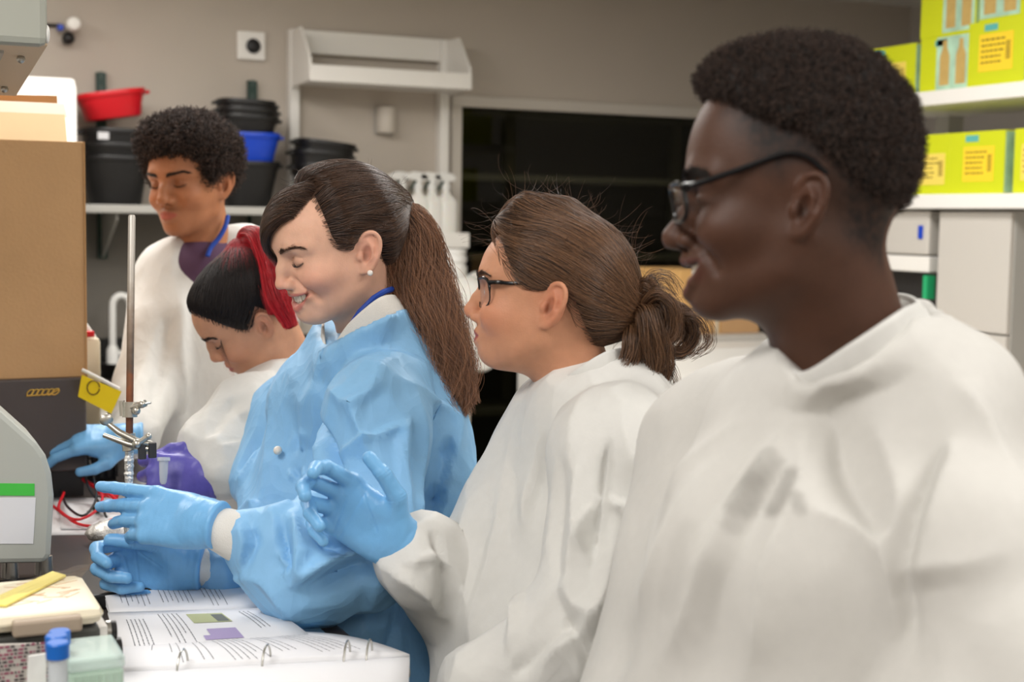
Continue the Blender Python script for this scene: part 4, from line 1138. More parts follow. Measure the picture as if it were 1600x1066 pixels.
patch(.50, .66, .24, .44, 'violet_picture', mat('violet_print', (164, 150, 190), rough=.6)); patch(.46, .50, .24, .32, 'violet_step', mat('violet_print', (164, 150, 190), rough=.6))
# ring binder
t = empty('ring_binder', B(420, 1040), 'open white ring binder with printed pages along the bench edge', 'binder')
RL, RR = B(140, 1064, BZ+.02), B(640, 1036, BZ+.02)       # ring line, left to right
FL, FR = B(186, 1010, BZ+.012), B(472, 988, BZ+.012)
NL, NR = RL - (FL - RL)*.9, RR + (RL - FL)*.9
def fp(u, v):   # far page block: u 0 at the left, v 0 at the rings
    p = (RL*(1-u) + RR*u)*(1-v) + (FL*(1-u) + FR*u)*v
    return np.array((p[0], p[1], BZ + .008 + .022*math.cos(min(v, 1)*1.35) + .003*math.sin(v*3.1)))
def npg(u, v):
    p = (RL*(1-u) + RR*u)*(1-v) + (NL*(1-u) + NR*u)*v
    return np.array((p[0], p[1], BZ + .012 + .022*math.sin(math.pi*min(1, .25 + v*.75))))
b = MB(); cv = [FL + (FL-FR)*.03, FR + (FR-FL)*.03, NR + (NR-NL)*.03, NL + (NL-NR)*.03]
b.prism([(p[0], p[1], BZ+.0015) for p in cv], 0, (0, 0, .004)); b.build('cover', mat('binder_cover', (70, 66, 72), rough=.45), t)
pf = page('far_page', fp, t, .012, 14); pn = page('near_page', npg, t, .010, 14)
b = MB(); g = lambda u, v: fp(v, 1-u)
for (u0, u1, v0, v1, n) in ((.10, .90, .16, .20, 1), (.12, .92, .24, .30, 2), (.10, .95, .44, .58, 6), (.10, .8, .62, .70, 3), (.08, .86, .74, .90, 6), (.3, .9, .34, .40, 2)):
    textblock(b, g, u0, u1, v0, v1, n, rr, .0030)
b.build('printed_text', M_ink, pf)['kind'] = 'stuff'
rd = norm(RR - RL); fd_ = norm(np.cross((0, 0, 1), rd))
for px in (280, 410, 538, 574):
    uu = (px - 140) / 500
    c = RL + (RR-RL)*uu
    MB().tube([np.array((c[0], c[1], BZ + .024)) - fd_*.020*math.cos(a) - rd*.006*math.cos(a) + np.array((0, 0, .025*math.sin(a))) for a in np.linspace(-.6, math.pi+.6, 22)], .0013, 8).build('ring', M_steel0, t, smooth=True)
b = MB(); b.tube([np.array((p[0], p[1], BZ+.009)) for p in (RL, RR)], .006, 10); b.build('ring_bar', M_steel0, t, smooth=True)

# ------------------------------------------------------------------ clamp stand, leads, foil
RY = on_z(200, 880, BZ+.03)[1]
dR = to_px(on_y(202, 600, RY))[2]
rt, rb = P(206, 336, dR), P(200, 868, dR)
t = empty('clamp_stand', (rb[0], rb[1], BZ), 'rusty metal rod of a clamp stand with two steel clamps', 'stand')
rod = bpy.data.materials.new('rusty_rod'); rod.use_nodes = True
nt = rod.node_tree; bs = nt.nodes['Principled BSDF']; bs.inputs['Roughness'].default_value = .45; bs.inputs['Metallic'].default_value = .55
tc = nt.nodes.new('ShaderNodeTexCoord'); sep = nt.nodes.new('ShaderNodeSeparateXYZ'); nz = nt.nodes.new('ShaderNodeTexNoise'); nz.inputs['Scale'].default_value = 90
ad = nt.nodes.new('ShaderNodeMath'); ad.operation = 'MULTIPLY_ADD'; rp = nt.nodes.new('ShaderNodeValToRGB'); mr = nt.nodes.new('ShaderNodeMapRange')
nt.links.new(tc.outputs['Object'], sep.inputs[0]); nt.links.new(tc.outputs['Object'], nz.inputs['Vector'])
z_ = lambda py: P(203, py, dR)[2]
mr.inputs['From Min'].default_value = z_(868) - BZ*0; mr.inputs['From Max'].default_value = z_(336)
nt.links.new(sep.outputs['Z'], mr.inputs['Value'])
nt.links.new(nz.outputs['Fac'], ad.inputs[0]); ad.inputs[1].default_value = .12; nt.links.new(mr.outputs[0], ad.inputs[2])
fz = lambda py: (868-py)/532 + .06
el = rp.color_ramp.elements
el[0].position = 0; el[0].color = (*lin((120, 78, 58)), 1)
el[1].position = 1; el[1].color = (*lin((196, 190, 182)), 1)
for py, c in ((700, (96, 66, 54)), (640, (120, 74, 52)), (600, (150, 92, 62)), (570, (112, 92, 78)), (500, (150, 132, 116)), (430, (186, 178, 168))):
    e_ = el.new(min(.99, fz(py))); e_.color = (*lin(c), 1)
nt.links.new(ad.outputs[0], rp.inputs[0]); nt.links.new(rp.outputs[0], bs.inputs['Base Color'])
MB().tube([rb, rb + (rt-rb)*.3, rb + (rt-rb)*.6, rt - (rt-rb)*.006, rt], [.0052, .0052, .0052, .0052, .0040], 16).build('rod', rod, t, smooth=True)
# foil wrapped lower rod
b = MB(); n = 40; q0 = P(200, 866, dR); q1 = P(202, 704, dR); rr = random.Random(4)
b.tube([q0 + (q1-q0)*k/n + np.array((rr.uniform(-1, 1), rr.uniform(-1, 1), 0))*.0004 for k in range(n+1)], [.0064 + rr.uniform(-.0009, .0009) for k in range(n+1)], 9)
M_foil = mat('aluminium_foil', (222, 220, 216), rough=.32, metal=.8, bump=.5, bscale=420)
b.build('foil_wrap', M_foil, t, smooth=False)
MB().box((rb[0]-.20, rb[1]-.10, BZ), (rb[0]+.012, rb[1]+.04, BZ+.022), Matrix.Translation(tuple(rb)) @ Matrix.Rotation(.12, 4, 'Z') @ Matrix.Translation(tuple(-rb)), bev=.003).build('base_plate', M_blackp, t)
# clamps
q = lambda px, py, dd=0: P(px, py, dR - dd)
b = MB(); b.tube([q(203, 628, .002), q(203, 652, .002)], .0105, 12); b.tube([q(196, 640, .006), q(228, 630, .010)], .0050, 10); b.ball(q(222, 632, .012), .0055, 12); b.tube([q(222, 632, .012), q(236, 629, .012)], .0018, 8)
b.tube([q(190, 626, .004), q(192, 650, .004)], .0045, 10); b.ball(q(213, 642, .012), .006, 12)
b.build('boss_head', M_steel, t, smooth=True)
k_ = MB(); k_.tube([q(160, 655, .02), q(186, 676, .022), q(214, 690, .020), q(238, 694, .018)], [.0032, .0048, .0052, .0042], 10)
k_.tube([q(162, 680, .016), q(200, 694, .018), q(232, 702, .018)], [.0034, .0044, .0040], 10); k_.tube([q(200, 678, .004), q(203, 704, .004)], .0100, 12)
k_.ball(q(214, 694, .024), .0070, 12); k_.tube([q(214, 694, .024), q(232, 682, .024)], .0042, 10); k_.ball(q(232, 682, .024), .0048, 12)
o = k_.build('clamp_arm', M_steel, t, smooth=True)
MB().ball(q(166, 656, .024), (.0095, .0035, .0085), 18).build('wing_nut', M_steel, o, smooth=True)
for a, c_ in (((222, 700), (228, 708)), ((238, 698), (244, 704))):
    pa = q(a[0], a[1], .02)
    MB().box(pa - (.0055, .004, .016), pa + (.0055, .004, .006), bev=.0015).build('clamp_jaw', M_dark, o)

# leads
def lead(pts, m, label, r=.0026):
    W = [B(px, py, BZ + z) for px, py, z in pts]
    return tag(MB().tube(catmull(W, 14*len(W)), r, 8).build('lead', m, smooth=True), label, 'lead', 'test leads on the bench')
lead([(60, 775, .01), (95, 800, .012), (120, 818, .012), (150, 822, .012), (175, 812, .012)], M_redp, 'red test lead looping closest to the foil')
lead([(100, 770, .02), (92, 796, .016), (118, 812, .016), (148, 800, .02), (160, 778, .03), (150, 762, .03), (132, 752, .03)], M_redp, 'red test lead curling up beside the case corner')
lead([(128, 748, .03), (150, 762, .03), (170, 772, .028), (192, 788, .02), (240, 800, .01)], M_redp, 'straight red test lead passing behind the pointing hand', .0036)
lead([(96, 765, .02), (104, 790, .014), (130, 806, .02), (150, 780, .03), (147, 750, .04), (140, 720, .05)], M_blackp, 'black test lead looping with the red ones', .0022)
lead([(132, 740, .04), (140, 765, .03), (158, 790, .02), (166, 808, .012)], M_blackp, 'short black test lead beside the green clip', .0022)
def clip(px, py, m, label, ang, z=.025):
    c = B(px, py, BZ+z)
    t = empty('crocodile_clip', c, label, 'clip', 'crocodile clips')
    Mx = Matrix.Translation(tuple(c)) @ Matrix.Rotation(ang, 4, 'Z') @ Matrix.Rotation(.3, 4, 'Y')
    o = MB().box((-.022, -.006, -.006), (.020, .006, .006), Mx, bev=.004).build('sleeve', m, t)
    MB().prism([Mx @ Vector(v) for v in ((.020, -.004, -.005), (.046, -.003, -.001), (.046, -.003, .001), (.020, -.004, .005))], 0, tuple((Mx.to_3x3() @ Vector((0, .008, 0))))).build('jaw', M_steel0, t)
clip(168, 772, M_redp, 'red crocodile clip left of the pointing fingertip', -.3)
clip(158, 795, M_greenst, 'dark green crocodile clip lying on the papers', 2.0, .014)
# white papers under the leads, foil lump, rack, plate
t = tag(page('bench_paper', flatpage([(70, 836), (205, 834), (216, 778), (70, 778)], BZ+.001), None, .0015), 'white sheet lying under the test leads', 'paper')
t = tag(page('bench_paper', flatpage([(95, 826), (196, 826), (205, 790), (92, 786)], BZ+.004), None, .0015), 'smaller white sheet with dark rim under the red leads', 'paper')
t = tag(page('bench_paper', flatpage([(200, 880), (420, 872), (392, 730), (206, 735)], BZ+.001), None, .0015), 'white bench liner sheet behind the foil', 'paper')
c = B(178, 850); 
def lump(p): return ell(p, c + np.array((.01, .01, .018)), (.055, .035, .021))
V, F = surface(lump, np.arange(c[0]-.08, c[0]+.1, .004), np.arange(c[1]-.06, c[1]+.08, .004), np.arange(BZ-.01, BZ+.06, .004), smooth=1)
N = vnormals(V, F); V = V + N * (.006*(np.abs(fbm(V*45, 2)) - .3) - .002*np.abs(pnoise(V*140)))[:, None]
V[:, 2] = np.maximum(V[:, 2], BZ + .0005)
tag(mesh_obj('foil_ball', V, F, M_foil, smooth=False), 'crumpled lump of aluminium foil at the foot of the rod', 'foil')
c = B(150, 752)
t = empty('tube_block', c, 'black finned block beside the charcoal case behind the leads', 'rack')
c1, c2 = on_y(138, 706, c[1]), on_y(181, 706, c[1])
b = MB(); b.box((c1[0]-.03, c[1], BZ), (c2[0], c[1]+.09, c1[2]-.012)); b.build('body', M_blackp, t)
for k in range(6):
    x_ = c1[0]-.02 + k*(c2[0]-c1[0]+.02)/5.2
    MB().box((x_, c[1]-.006, BZ+.008), (x_+.006, c[1]+.09, c1[2])).build('fin', M_dark, t)
# thin white board on small posts over the bench (held rack shelf)
ty = B(200, 745)[1] + .10
zt = on_y(200, 702, ty)[2]; xa = on_y(120, 700, ty)[0]; xb = on_y(276, 712, ty)[0]
t = empty('gel_tray', ((xa+xb)/2, ty, BZ), 'thin white tray raised on legs behind the clamp stand', 'tray')
MB().box((xa, ty, zt-.010), (xb, ty+.16, zt), bev=.003).build('tray', M_poster, t)
for x_ in (xa+.01, xb-.012):
    for y_ in (ty+.012, ty+.148): MB().tube([(x_, y_, BZ), (x_, y_, zt-.009)], .005, 10).build('leg', M_poster, t, smooth=True)
# cream instrument with yellow flag
EY = 3.0
xr = on_y(158, 560, EY)[0]; zt = on_y(140, 528, EY)[2]
t = empty('cream_instrument', (xr-.15, EY+.12, BZ), 'cream box instrument with red switch standing behind the metal rod', 'instrument')
MB().box((xr-.32, EY, BZ), (xr, EY+.26, zt), bev=.01).build('housing', M_cream, t, smooth=True)
MB().prism([(xr-.20, EY+.01, zt-.002), (xr-.004, EY+.01, zt-.002), (xr-.03, EY+.01, on_y(140, 500, EY)[2]), (xr-.20, EY+.01, on_y(140, 492, EY)[2])], 0, (0, .2, 0)).build('cover', M_poster, t, bevel=.006)
c = on_y(138, 522, EY); MB().box((c[0]-.006, EY-.004, c[2]-.006), (c[0]+.012, EY+.006, c[2]+.006), bev=.002).build('red_switch', M_redp, t)
# sample tube in the purple glove
qa, qb = P(256, 714, 2.200), P(255, 757, 2.195)
t = empty('sample_vial', qb, 'clear plastic vial pinched in the purple glove', 'tube')
MB().tube([qb, qb + (qa-qb)*.08, qb + (qa-qb)*.4, qb + (qa-qb)*.85], [.003, .0052, .0065, .0072], 16).build('vial', M_clear, t, smooth=True)
MB().tube([qb + (qa-qb)*.85, qb + (qa-qb)*.98], .0098, 16).build('cap', M_clear, t, smooth=True)
# ------------------------------------------------------------------ hands, gloves, sleeves, gowns
def sd_poly(p2, pts):
    pts = np.asarray(pts, float); n = len(pts)
    d = np.full(len(p2), 1e9); inside = np.zeros(len(p2), bool)
    for i in range(n):
        a, b = pts[i], pts[(i+1) % n]
        e = b - a; w = p2 - a
        t = np.clip((w @ e) / (e @ e), 0, 1)
        d = np.minimum(d, ((w - t[:, None]*e)**2).sum(1))
        c = (a[1] <= p2[:, 1]) != (b[1] <= p2[:, 1])
        with np.errstate(divide='ignore', invalid='ignore'):
            xi = a[0] + (p2[:, 1]-a[1]) / (b[1]-a[1]) * (b[0]-a[0])
        inside ^= c & (p2[:, 0] < xi)
    d = np.sqrt(d)
    return np.where(inside, -d, d)

FING = [((.088, .0265, .002), (.043, .026, .022), .0092), ((.092, .0045, .002), (.048, .030, .023), .0094),
        ((.087, -.0165, .002), (.044, .028, .023), .0088), ((.077, -.0355, .001), (.034, .021, .020), .0080)]
def hand_axes(d, n, side):
    d = norm(d); n = np.asarray(n, float); n = norm(n - d * (n @ d))
    t = np.cross(d, n) if side == 'R' else np.cross(n, d)
    return np.stack((d, t, n), 1)
def hand_sdf(curl, thumb, spread=(6, 1, -4, -9), scale=1.0, cuff=.055):
    chains = []
    for (base, ln, r), c, s in zip(FING, curl, spread):
        pts = [np.array(base)]; a = 0
        sr = math.radians(s)
        for l, k in zip(ln, c):
            a += math.radians(k)
            pts.append(pts[-1] + l * np.array((math.cos(a)*math.cos(sr), math.cos(a)*math.sin(sr), math.sin(a))))
        chains.append((pts, [r*1.08, r, r*.93, r*.82]))
    th = [np.array(t, float) for t in thumb]
    def f(p):
        q = p / scale
        d = None
        for (base, ln, r) in FING:
            b = np.array(base)
            c = cone(q, (.006, b[1]*.55, .0), b, .0145, .0112)
            d = c if d is None else smin(d, c, .014)
        d = smin(d, ell(q, (.045, -.004, .002), (.045, .034, .0125)), .012)
        d = smin(d, ell(q, (.034, .024, .010), (.032, .014, .013)), .012)
        d = smin(d, ell(q, (.030, -.026, .007), (.032, .012, .012)), .012)
        for pts, rs in chains: d = smin(d, chain(q, pts, rs, .003), .0045)
        d = smin(d, chain(q, th, [.0135, .0115, .0102, .0088], .004), .010)
        w = q * (1, 1.0, 1.10)
        d = smin(d, cone(w, (.004, 0, 0), (-cuff, 0, 0), .0290, .0318), .016)
        d = smax(d, -(q[:, 0] + cuff), .002)
        return d * scale
    f.chains = [np.array(c[0]) for c in chains] + [np.array(th)]
    return f
def rub(p, s):   # stretched rubber wrinkles
    return fbm(p * s, 2)
def glove(name, wrist, d, n, side, curl, thumb, m, parent, spread=(6, 1, -4, -9), scale=1.0, cuff=.055, res=.0017, wr=.0010, label=None):
    R = hand_axes(d, n, side)
    f = hand_sdf(curl, thumb, spread, scale, cuff)
    hi = .19 * scale
    V, F = surface(f, np.arange(-cuff*scale-.012, hi, res), np.arange(-.075, .105, res), np.arange(-.055, .12, res), smooth=2)
    N = vnormals(V, F)
    a = rub(V * (1, .25, .25), 190) * sstep(.012, -.02, V[:, 0] / scale) + .55 * rub(V * (1, .3, .3), 150) + .5 * rub(V, 70)
    a += 1.2 * np.exp(-((V[:, 0]/scale + cuff - .004) / .003) ** 2)
    q = V / scale
    for c in f.chains:
        for j in range(1, len(c) - 1):
            t = norm(norm(c[j+1] - c[j]) + norm(c[j] - c[j-1]))
            al = (q - c[j]) @ t; rr_ = np.linalg.norm(q - c[j], axis=1)
            for o_, w_ in ((0, 1.0), (.0035, .6), (-.0038, .5)):
                a -= w_ * .9 * np.exp(-((al - o_) / .0011) ** 2) * (rr_ < .0145)
    for p0, p1 in (((.070, .034, .018), (.060, -.040, .016)), ((.074, .030, .018), (.030, .002, .022)), ((.084, .010, .016), (.068, -.042, .014))):
        p0, p1 = np.array(p0), np.array(p1); ab = p1 - p0
        tt = np.clip(((q - p0) @ ab) / (ab @ ab), 0, 1); dd = np.linalg.norm((q - p0 - tt[:, None]*ab) * (1, 1, .35), axis=1)
        a -= 1.0 * np.exp(-(dd / .0016) ** 2) * (q[:, 2] > .004)
    V = V + N * (a * wr)[:, None]
    W = V @ R.T + np.asarray(wrist)
    o = mesh_obj(name, W, F, m, parent)
    if label: o['label'] = label
    return o

def snap(pxy, V, d):
    """nearest point of a surface along a sight line"""
    dirv = norm(P(pxy[0], pxy[1], 1.0) - CAM)
    rel = V - CAM
    t = rel @ dirv
    off = np.linalg.norm(rel - t[:, None]*dirv, axis=1)
    m = off < max(off.min() * 1.3, .0035)
    i = np.where(m)[0]
    return V[i[np.argmin(t[i])]]

def bowls(p, size, seed, g=(1, 1, .5)):
    """creased-paper relief: shallow bowls that meet in sharp ridges, 0..1"""
    q = p * np.asarray(g) / size
    i0 = np.floor(q).astype(int)
    h1 = np.full(len(p), 1e9)
    for dx in (-1, 0, 1):
        for dy in (-1, 0, 1):
            for dz in (-1, 0, 1):
                c = i0 + (dx, dy, dz)
                k = _perm[(_perm[(_perm[(c[:, 0] + seed) & 255] + c[:, 1]) & 255] + c[:, 2]) & 255]
                s = c + .5 + .75 * (np.stack((_perm[k], _perm[(k + 91) & 255], _perm[(k + 173) & 255]), -1) / 255.0 - .5)
                r = q - s
                h = (r * r).sum(1) + 1.1 * (_grad[k] * r).sum(1)
                h1 = np.minimum(h1, h)
    return h1
def crisp(V, F, sig=.16, it=40, vit=12, amt=1.0):
    """bilateral normal filtering: turns soft bumps into flat facets that meet in creases, like stiff non-woven cloth"""
    nf = len(F)
    E = np.concatenate([np.sort(F[:, [a, (a+1) % 4]], axis=1) for a in range(4)]).astype(np.int64)
    fid = np.tile(np.arange(nf), 4)
    key = E[:, 0] * len(V) + E[:, 1]
    o = np.argsort(key, kind='stable'); k, f = key[o], fid[o]
    m = k[1:] == k[:-1]
    fa, fb = f[:-1][m], f[1:][m]
    n = np.cross(V[F[:, 2]] - V[F[:, 0]], V[F[:, 3]] - V[F[:, 1]]); n /= np.linalg.norm(n, axis=1)[:, None] + 1e-12
    for i in range(it):
        d2 = ((n[fa] - n[fb]) ** 2).sum(1)
        w = np.exp(-d2 / (2 * sig * sig))
        acc = n * 1.0
        for c in range(3):
            acc[:, c] += np.bincount(fa, w * n[fb, c], nf) + np.bincount(fb, w * n[fa, c], nf)
        n = acc / (np.linalg.norm(acc, axis=1)[:, None] + 1e-12)
    cnt = np.zeros(len(V))
    for a in range(4): cnt += np.bincount(F[:, a], minlength=len(V))
    V = V.copy()
    for i in range(vit):
        cf = V[F].mean(1)
        up = np.zeros_like(V)
        for a in range(4):
            dv = ((cf - V[F[:, a]]) * n).sum(1)[:, None] * n
            for c in range(3): up[:, c] += np.bincount(F[:, a], dv[:, c], len(V))
        V += amt * up / np.maximum(cnt, 1)[:, None]
    return V
def gown(name, sdf, lo, hi, res, m, parent, folds=(), crump=((9, .012), (24, .0045)), bowl=((.12, .012), (.055, .004)), grav=.45, seed=0, dense=None, post=None, label=None, mask=None, marks=None, stiff=None, fscale=1.0):
    V, F = surface(sdf, np.arange(lo[0], hi[0], res), np.arange(lo[1], hi[1], res), np.arange(lo[2], hi[2], res), smooth=3)
    N = vnormals(V, F)
    dd = np.zeros(len(V))
    g = np.array((1, 1, grav))
    ms = mask(V) if mask else 1.0
    warp = np.stack([pnoise(V*6 + 31 + seed), pnoise(V*6 + 77 + seed), pnoise(V*6 + 11)], -1) * .05
    for sc, am in crump:
        n = pnoise((V + warp) * g * sc + seed * 5.7)
        n2 = pnoise((V + warp * 1.3) * g * sc * 1.3 + seed * 3.1 + 50)
        r = np.minimum(np.abs(n), np.abs(n2) * 1.2)
        dd += am * ms * (.33 - 1.7 * r + .8 * n)
    for bi, (sz, am) in enumerate(bowl):
        dd += am * ms * (bowls(V + warp * .7, sz, 7 * seed + bi) + .15) * 1.3
    for fo in folds:
        pts, w, amp = fo[:3]
        asym = fo[3] if len(fo) > 3 else 0.0
        W = np.array([snap(q, V, 0) for q in pts])
        if len(W) > 2: W = catmull(W, 5 * len(W))
        best = np.full(len(V), 1e9); tt = np.zeros(len(V))
        for i in range(len(W) - 1):
            ab = W[i+1] - W[i]
            t = np.clip(((V - W[i]) @ ab) / (ab @ ab + 1e-12), 0, 1)
            r = np.linalg.norm(V - W[i] - t[:, None]*ab, axis=1)
            u = r < best
            best = np.where(u, r, best); tt = np.where(u, (i + t) / (len(W) - 1), tt)
        end = sstep(0, .18, tt) * sstep(1, .82, tt)
        dd += fscale * amp * (.25 + .75 * end) * np.exp(-(best / w) ** 1.35)
    V2 = V + N * dd[:, None]
    V2 = relax(V2, F, .1)
    if stiff: V2 = crisp(V2, F, *stiff)
    if post is not None: V2 = post(V2)
    c = None
    if marks is not None:   # shirt print showing through sheer cloth: (points, half width, strength)
        c = np.repeat(np.array([marks[0]], float), len(V), 0)
        for pts, w, am in marks[2]:
            W = np.array([snap(q, V, 0) for q in pts])
            ab = W[1] - W[0]
            t = np.clip(((V - W[0]) @ ab) / (ab @ ab), 0, 1)
            r = np.linalg.norm(V - W[0] - t[:, None]*ab, axis=1)
            k = am * sstep(w * 1.5, w * .5, r) * (.75 + .5 * pnoise(V * 60))
            c += (np.array(marks[1]) - c) * np.clip(k, 0, 1)[:, None]
    o = mesh_obj(name, V2, F, m, parent, col=c)
    if label: o['label'] = label
    return o

def tube_ring(name, pts, r, m, parent, n=10, flat=1.0, closed=True, label=None):
    """soft band along a closed 3-D loop"""
    W = catmull(list(pts) + [pts[0]], 8 * len(pts)) if closed else catmull(pts, 8 * len(pts))
    b = MB()
    b.tube(W, r, n, cap=not closed)
    return b.build(name, m, parent, smooth=True, label=label)

def band(name, low, high, th, m, parent, label=None, n=60, rib=0.0):
    """collar or cuff: an upright strip between two closed loops, with thickness"""
    A = catmull(list(low) + [low[0]], n); B = catmull(list(high) + [high[0]], n)
    c = A.mean(0)
    K = 7
    rows = []
    for k in range(K):
        t = k / (K - 1)
        M_ = A + (B - A) * t
        out = M_ - M_.mean(0); out -= 0
        rows.append((M_, out / (np.linalg.norm(out, axis=1)[:, None] + 1e-9), t))
    V, F = [], []
    prof = [(r[2], 1) for r in rows] + [(r[2], -1) for r in rows[::-1]]
    for t, s in prof:
        M_ = A + (B - A) * t
        out = M_ - M_.mean(0); out /= (np.linalg.norm(out, axis=1)[:, None] + 1e-9)
        bul = math.sin(math.pi * t) * .4 + .6
        V.append(M_ + out * th * .5 * s * bul)
    R_, n_ = len(prof), n
    V = np.concatenate(V)
    for i in range(R_):
        for j in range(n_ - 1):
            a, b2 = i*n_ + j, i*n_ + j + 1
            c2, d2 = ((i+1) % R_)*n_ + j + 1, ((i+1) % R_)*n_ + j
            F.append((a, b2, c2, d2))
    o = mesh_obj(name, V, np.array(F), m, parent)
    if label: o['label'] = label
    return o

class Head:
    def __init__(self, h, ear_px, d, psi, pitch, roll=0.0, s=1.0):
        self.h, self.s = h, s
        self.R = head_frame(psi, pitch, roll)
        self.O = P(ear_px[0], ear_px[1], d) - self.R @ (np.array((-.012, .078, .008)) * s)
        self.f = head_local(h)
    def poly(self, pts):
        """hairline: photograph points with depth -> outline in the head's side view"""
        return [tuple(self.l(P(*q)[None])[0][[0, 2]]) if len(q) == 3 else q for q in pts]
    def w(self, q): return np.asarray(q, float) * self.s @ self.R.T + self.O
    def l(self, p): return (np.asarray(p) - self.O) @ self.R / self.s
    def sdf(self, p):
        r = np.linalg.norm(p - self.O, axis=1)
        out = np.maximum(r - .13, .03)
        m = r < .19
        if m.any(): out[m] = self.f(self.l(p[m])) * self.s
        return out

def person_body(H, m, parent, neck, torso, arms, legs, res, nk=(.054, .062), adam=0.0):
    """one continuous skin: head, neck, trunk, arms to the wrists, legs to the feet"""
    na = H.w((-.018, 0, -.030)); nb = H.w((-.006, 0, -.055))
    def f(p):
        d = H.sdf(p)
        n = cone(p, na, neck, nk[0], nk[1])
        n = smin(n, cone(p, nb, neck + (neck - na) * -.1, nk[0]*.75, nk[0]*.8), .02)
        d = smin(d, n, .022)
        d = smin(d, chain(p, [t[0] for t in torso], [t[1] for t in torso], .05), .05)
        for a in arms: d = smin(d, chain(p, a, [.034, .028, .019], .02), .02)
        for a in legs: d = smin(d, chain(p, a, [.075, .055, .040, .035], .02), .03)
        return d
    O = H.O
    ptsx = np.concatenate([np.array([t[0] for t in torso])] + [np.array(a) for a in arms + legs] + [O[None]])
    lo, hi = ptsx.min(0) - .16, ptsx.max(0) + .16
    xs = axis_steps(lo[0], hi[0], (O[0]-.14, O[0]+.14), res, .022)
    ys = axis_steps(lo[1], hi[1], (O[1]-.14, O[1]+.14), res, .022)
    zs = axis_steps(lo[2], hi[2]+.06, (O[2]-.17, O[2]+.17), res, .026)
    V, F = surface(f, xs, ys, zs, smooth=1)
    L = H.l(V)
    col = head_paint(H.h, L)
    far = np.linalg.norm(L, axis=1) > .17
    col[far] = lin(H.h['skin'])
    return mesh_obj('body', V, F, m, parent, col=col)

def skin_mat(name):
    return mat(name, (255, 255, 255), rough=.5, spec=.35, attr=True, sss=.15, bump=.12, bscale=420)

def surf_pts(V, F, n, rs):
    a = V[F[:, 0]]; e1 = V[F[:, 1]] - a; e2 = V[F[:, 3]] - a
    ar = np.linalg.norm(np.cross(e1, e2), axis=1)
    i = rs.choice(len(F), n, p=ar / ar.sum())
    u, v = rs.rand(n, 1), rs.rand(n, 1)
    return a[i] + e1[i]*u + e2[i]*v

def eyes(H, parent, iris, m_white, m_dark):
    """eyeballs behind the lids (local x forward)"""
    for y in (1, -1):
        c = H.w((.0735, .0305*y, .0215)); 
        b = MB(); b.ball(c, .0128*H.s, 20)
        o = b.build('eye', m_white, parent, smooth=True)
        gx = H.w((.0735 + .0086, .0305*y, .0215 - .004)) - c
        b = MB(); b.ball(c + norm(gx) * .0066 * H.s, .0066*H.s, 16)
        b.build('iris', iris, o, smooth=True)
def brows(H, parent, m, rs, n=420, th=1.0, dz=0.0, w=.0012):
    """eyebrows: short hairs rooted on the brow ridge"""
    for y in (1, -1):
        t = rs.rand(n)
        base = catmull([(.0945, .010, .0400+dz), (.0935, .022, .0440+dz), (.085, .036, .0465+dz), (.072, .049, .0425+dz)], 60)[(t * 59).astype(int)]
        base = base + rs.normal(size=(n, 3)) * (.0005, .001, .0019*th) * (1.15 - .75*t)[:, None]
        base[:, 1] *= y
        g = sgrad(H.f, base); 
        for k in range(4): base = base - g * H.f(base)[:, None]; g = sgrad(H.f, base)
        dirv = np.stack((-.3 - .5*t, (.5 + .5*t)*y, .55 - .9*t), -1)
        dirv += rs.normal(size=(n, 3)) * .15
        dirv -= g * (dirv * g).sum(1)[:, None]; dirv /= np.linalg.norm(dirv, axis=1)[:, None]
        k = np.linspace(0, 1, 4)[None, :, None]
        pts = base[:, None] + dirv[:, None]*k*.008 + g[:, None]*(.0006 + k*.0008)
        strands('eyebrow', H.w(pts.reshape(-1, 3)).reshape(n, 4, 3), .00028*w/.0012, m, parent)
def lashes(H, parent, m, n=44, z0=.0150, up=False):
    for y in (1, -1):
        t = np.linspace(-1, 1, n)
        base = np.stack((.0868 - .0055*t**2, (.0310 + .0125*t), z0 + .0035*t**2), -1)
        base[:, 1] *= y
        g = sgrad(H.f, base)
        for k in range(5): base = base - g * H.f(base)[:, None]; g = sgrad(H.f, base)
        k = np.linspace(0, 1, 4)[None, :, None]
        dv = np.stack((np.full(n, .75), .35*t*y, np.full(n, -.45)), -1)
        pts = base[:, None] + dv[:, None]*k*.0062 + np.array((0, 0, .0035))*k**2
        strands('eyelash', H.w(pts.reshape(-1, 3)).reshape(n, 4, 3), .00013, m, parent)
def teeth(H, parent, m, smile=1.0, lower=False):
    b = MB()
    n = 10
    mz = H.h.get('mz', -.041); mo = H.h.get('muz', 0)
    for k in range(n):
        a = (k - (n-1)/2) * 16.0
        r = math.radians(a)
        y = .0262 * math.sin(r); x = .0625 + mo + .0285 * math.cos(r)
        hw = (.0044, .0037, .0038, .0034, .0034)[min(4, int(abs(k - (n-1)/2)))]
        M_ = Matrix.Translation((x, y, mz - .0018*smile + .0060*(y/.026)**2)) @ Matrix.Rotation(r, 4, 'Z')
        b.box((-.002, -hw*.93, -.0058), (.002, hw*.93, .006), M_, bev=.0011)
    b.tube([(.0585 + mo + .0285*math.cos(math.radians(a)), .0250*math.sin(math.radians(a)), mz - .010 + .004*math.sin(math.radians(a))**2) for a in range(-70, 71, 14)], .0036, 8)
    o = b.build('teeth', m, parent, smooth=True)
    M4 = Matrix(((*(H.R[0]*H.s), H.O[0]), (*(H.R[1]*H.s), H.O[1]), (*(H.R[2]*H.s), H.O[2]), (0, 0, 0, 1)))
    o.data.transform(M4)
    return o
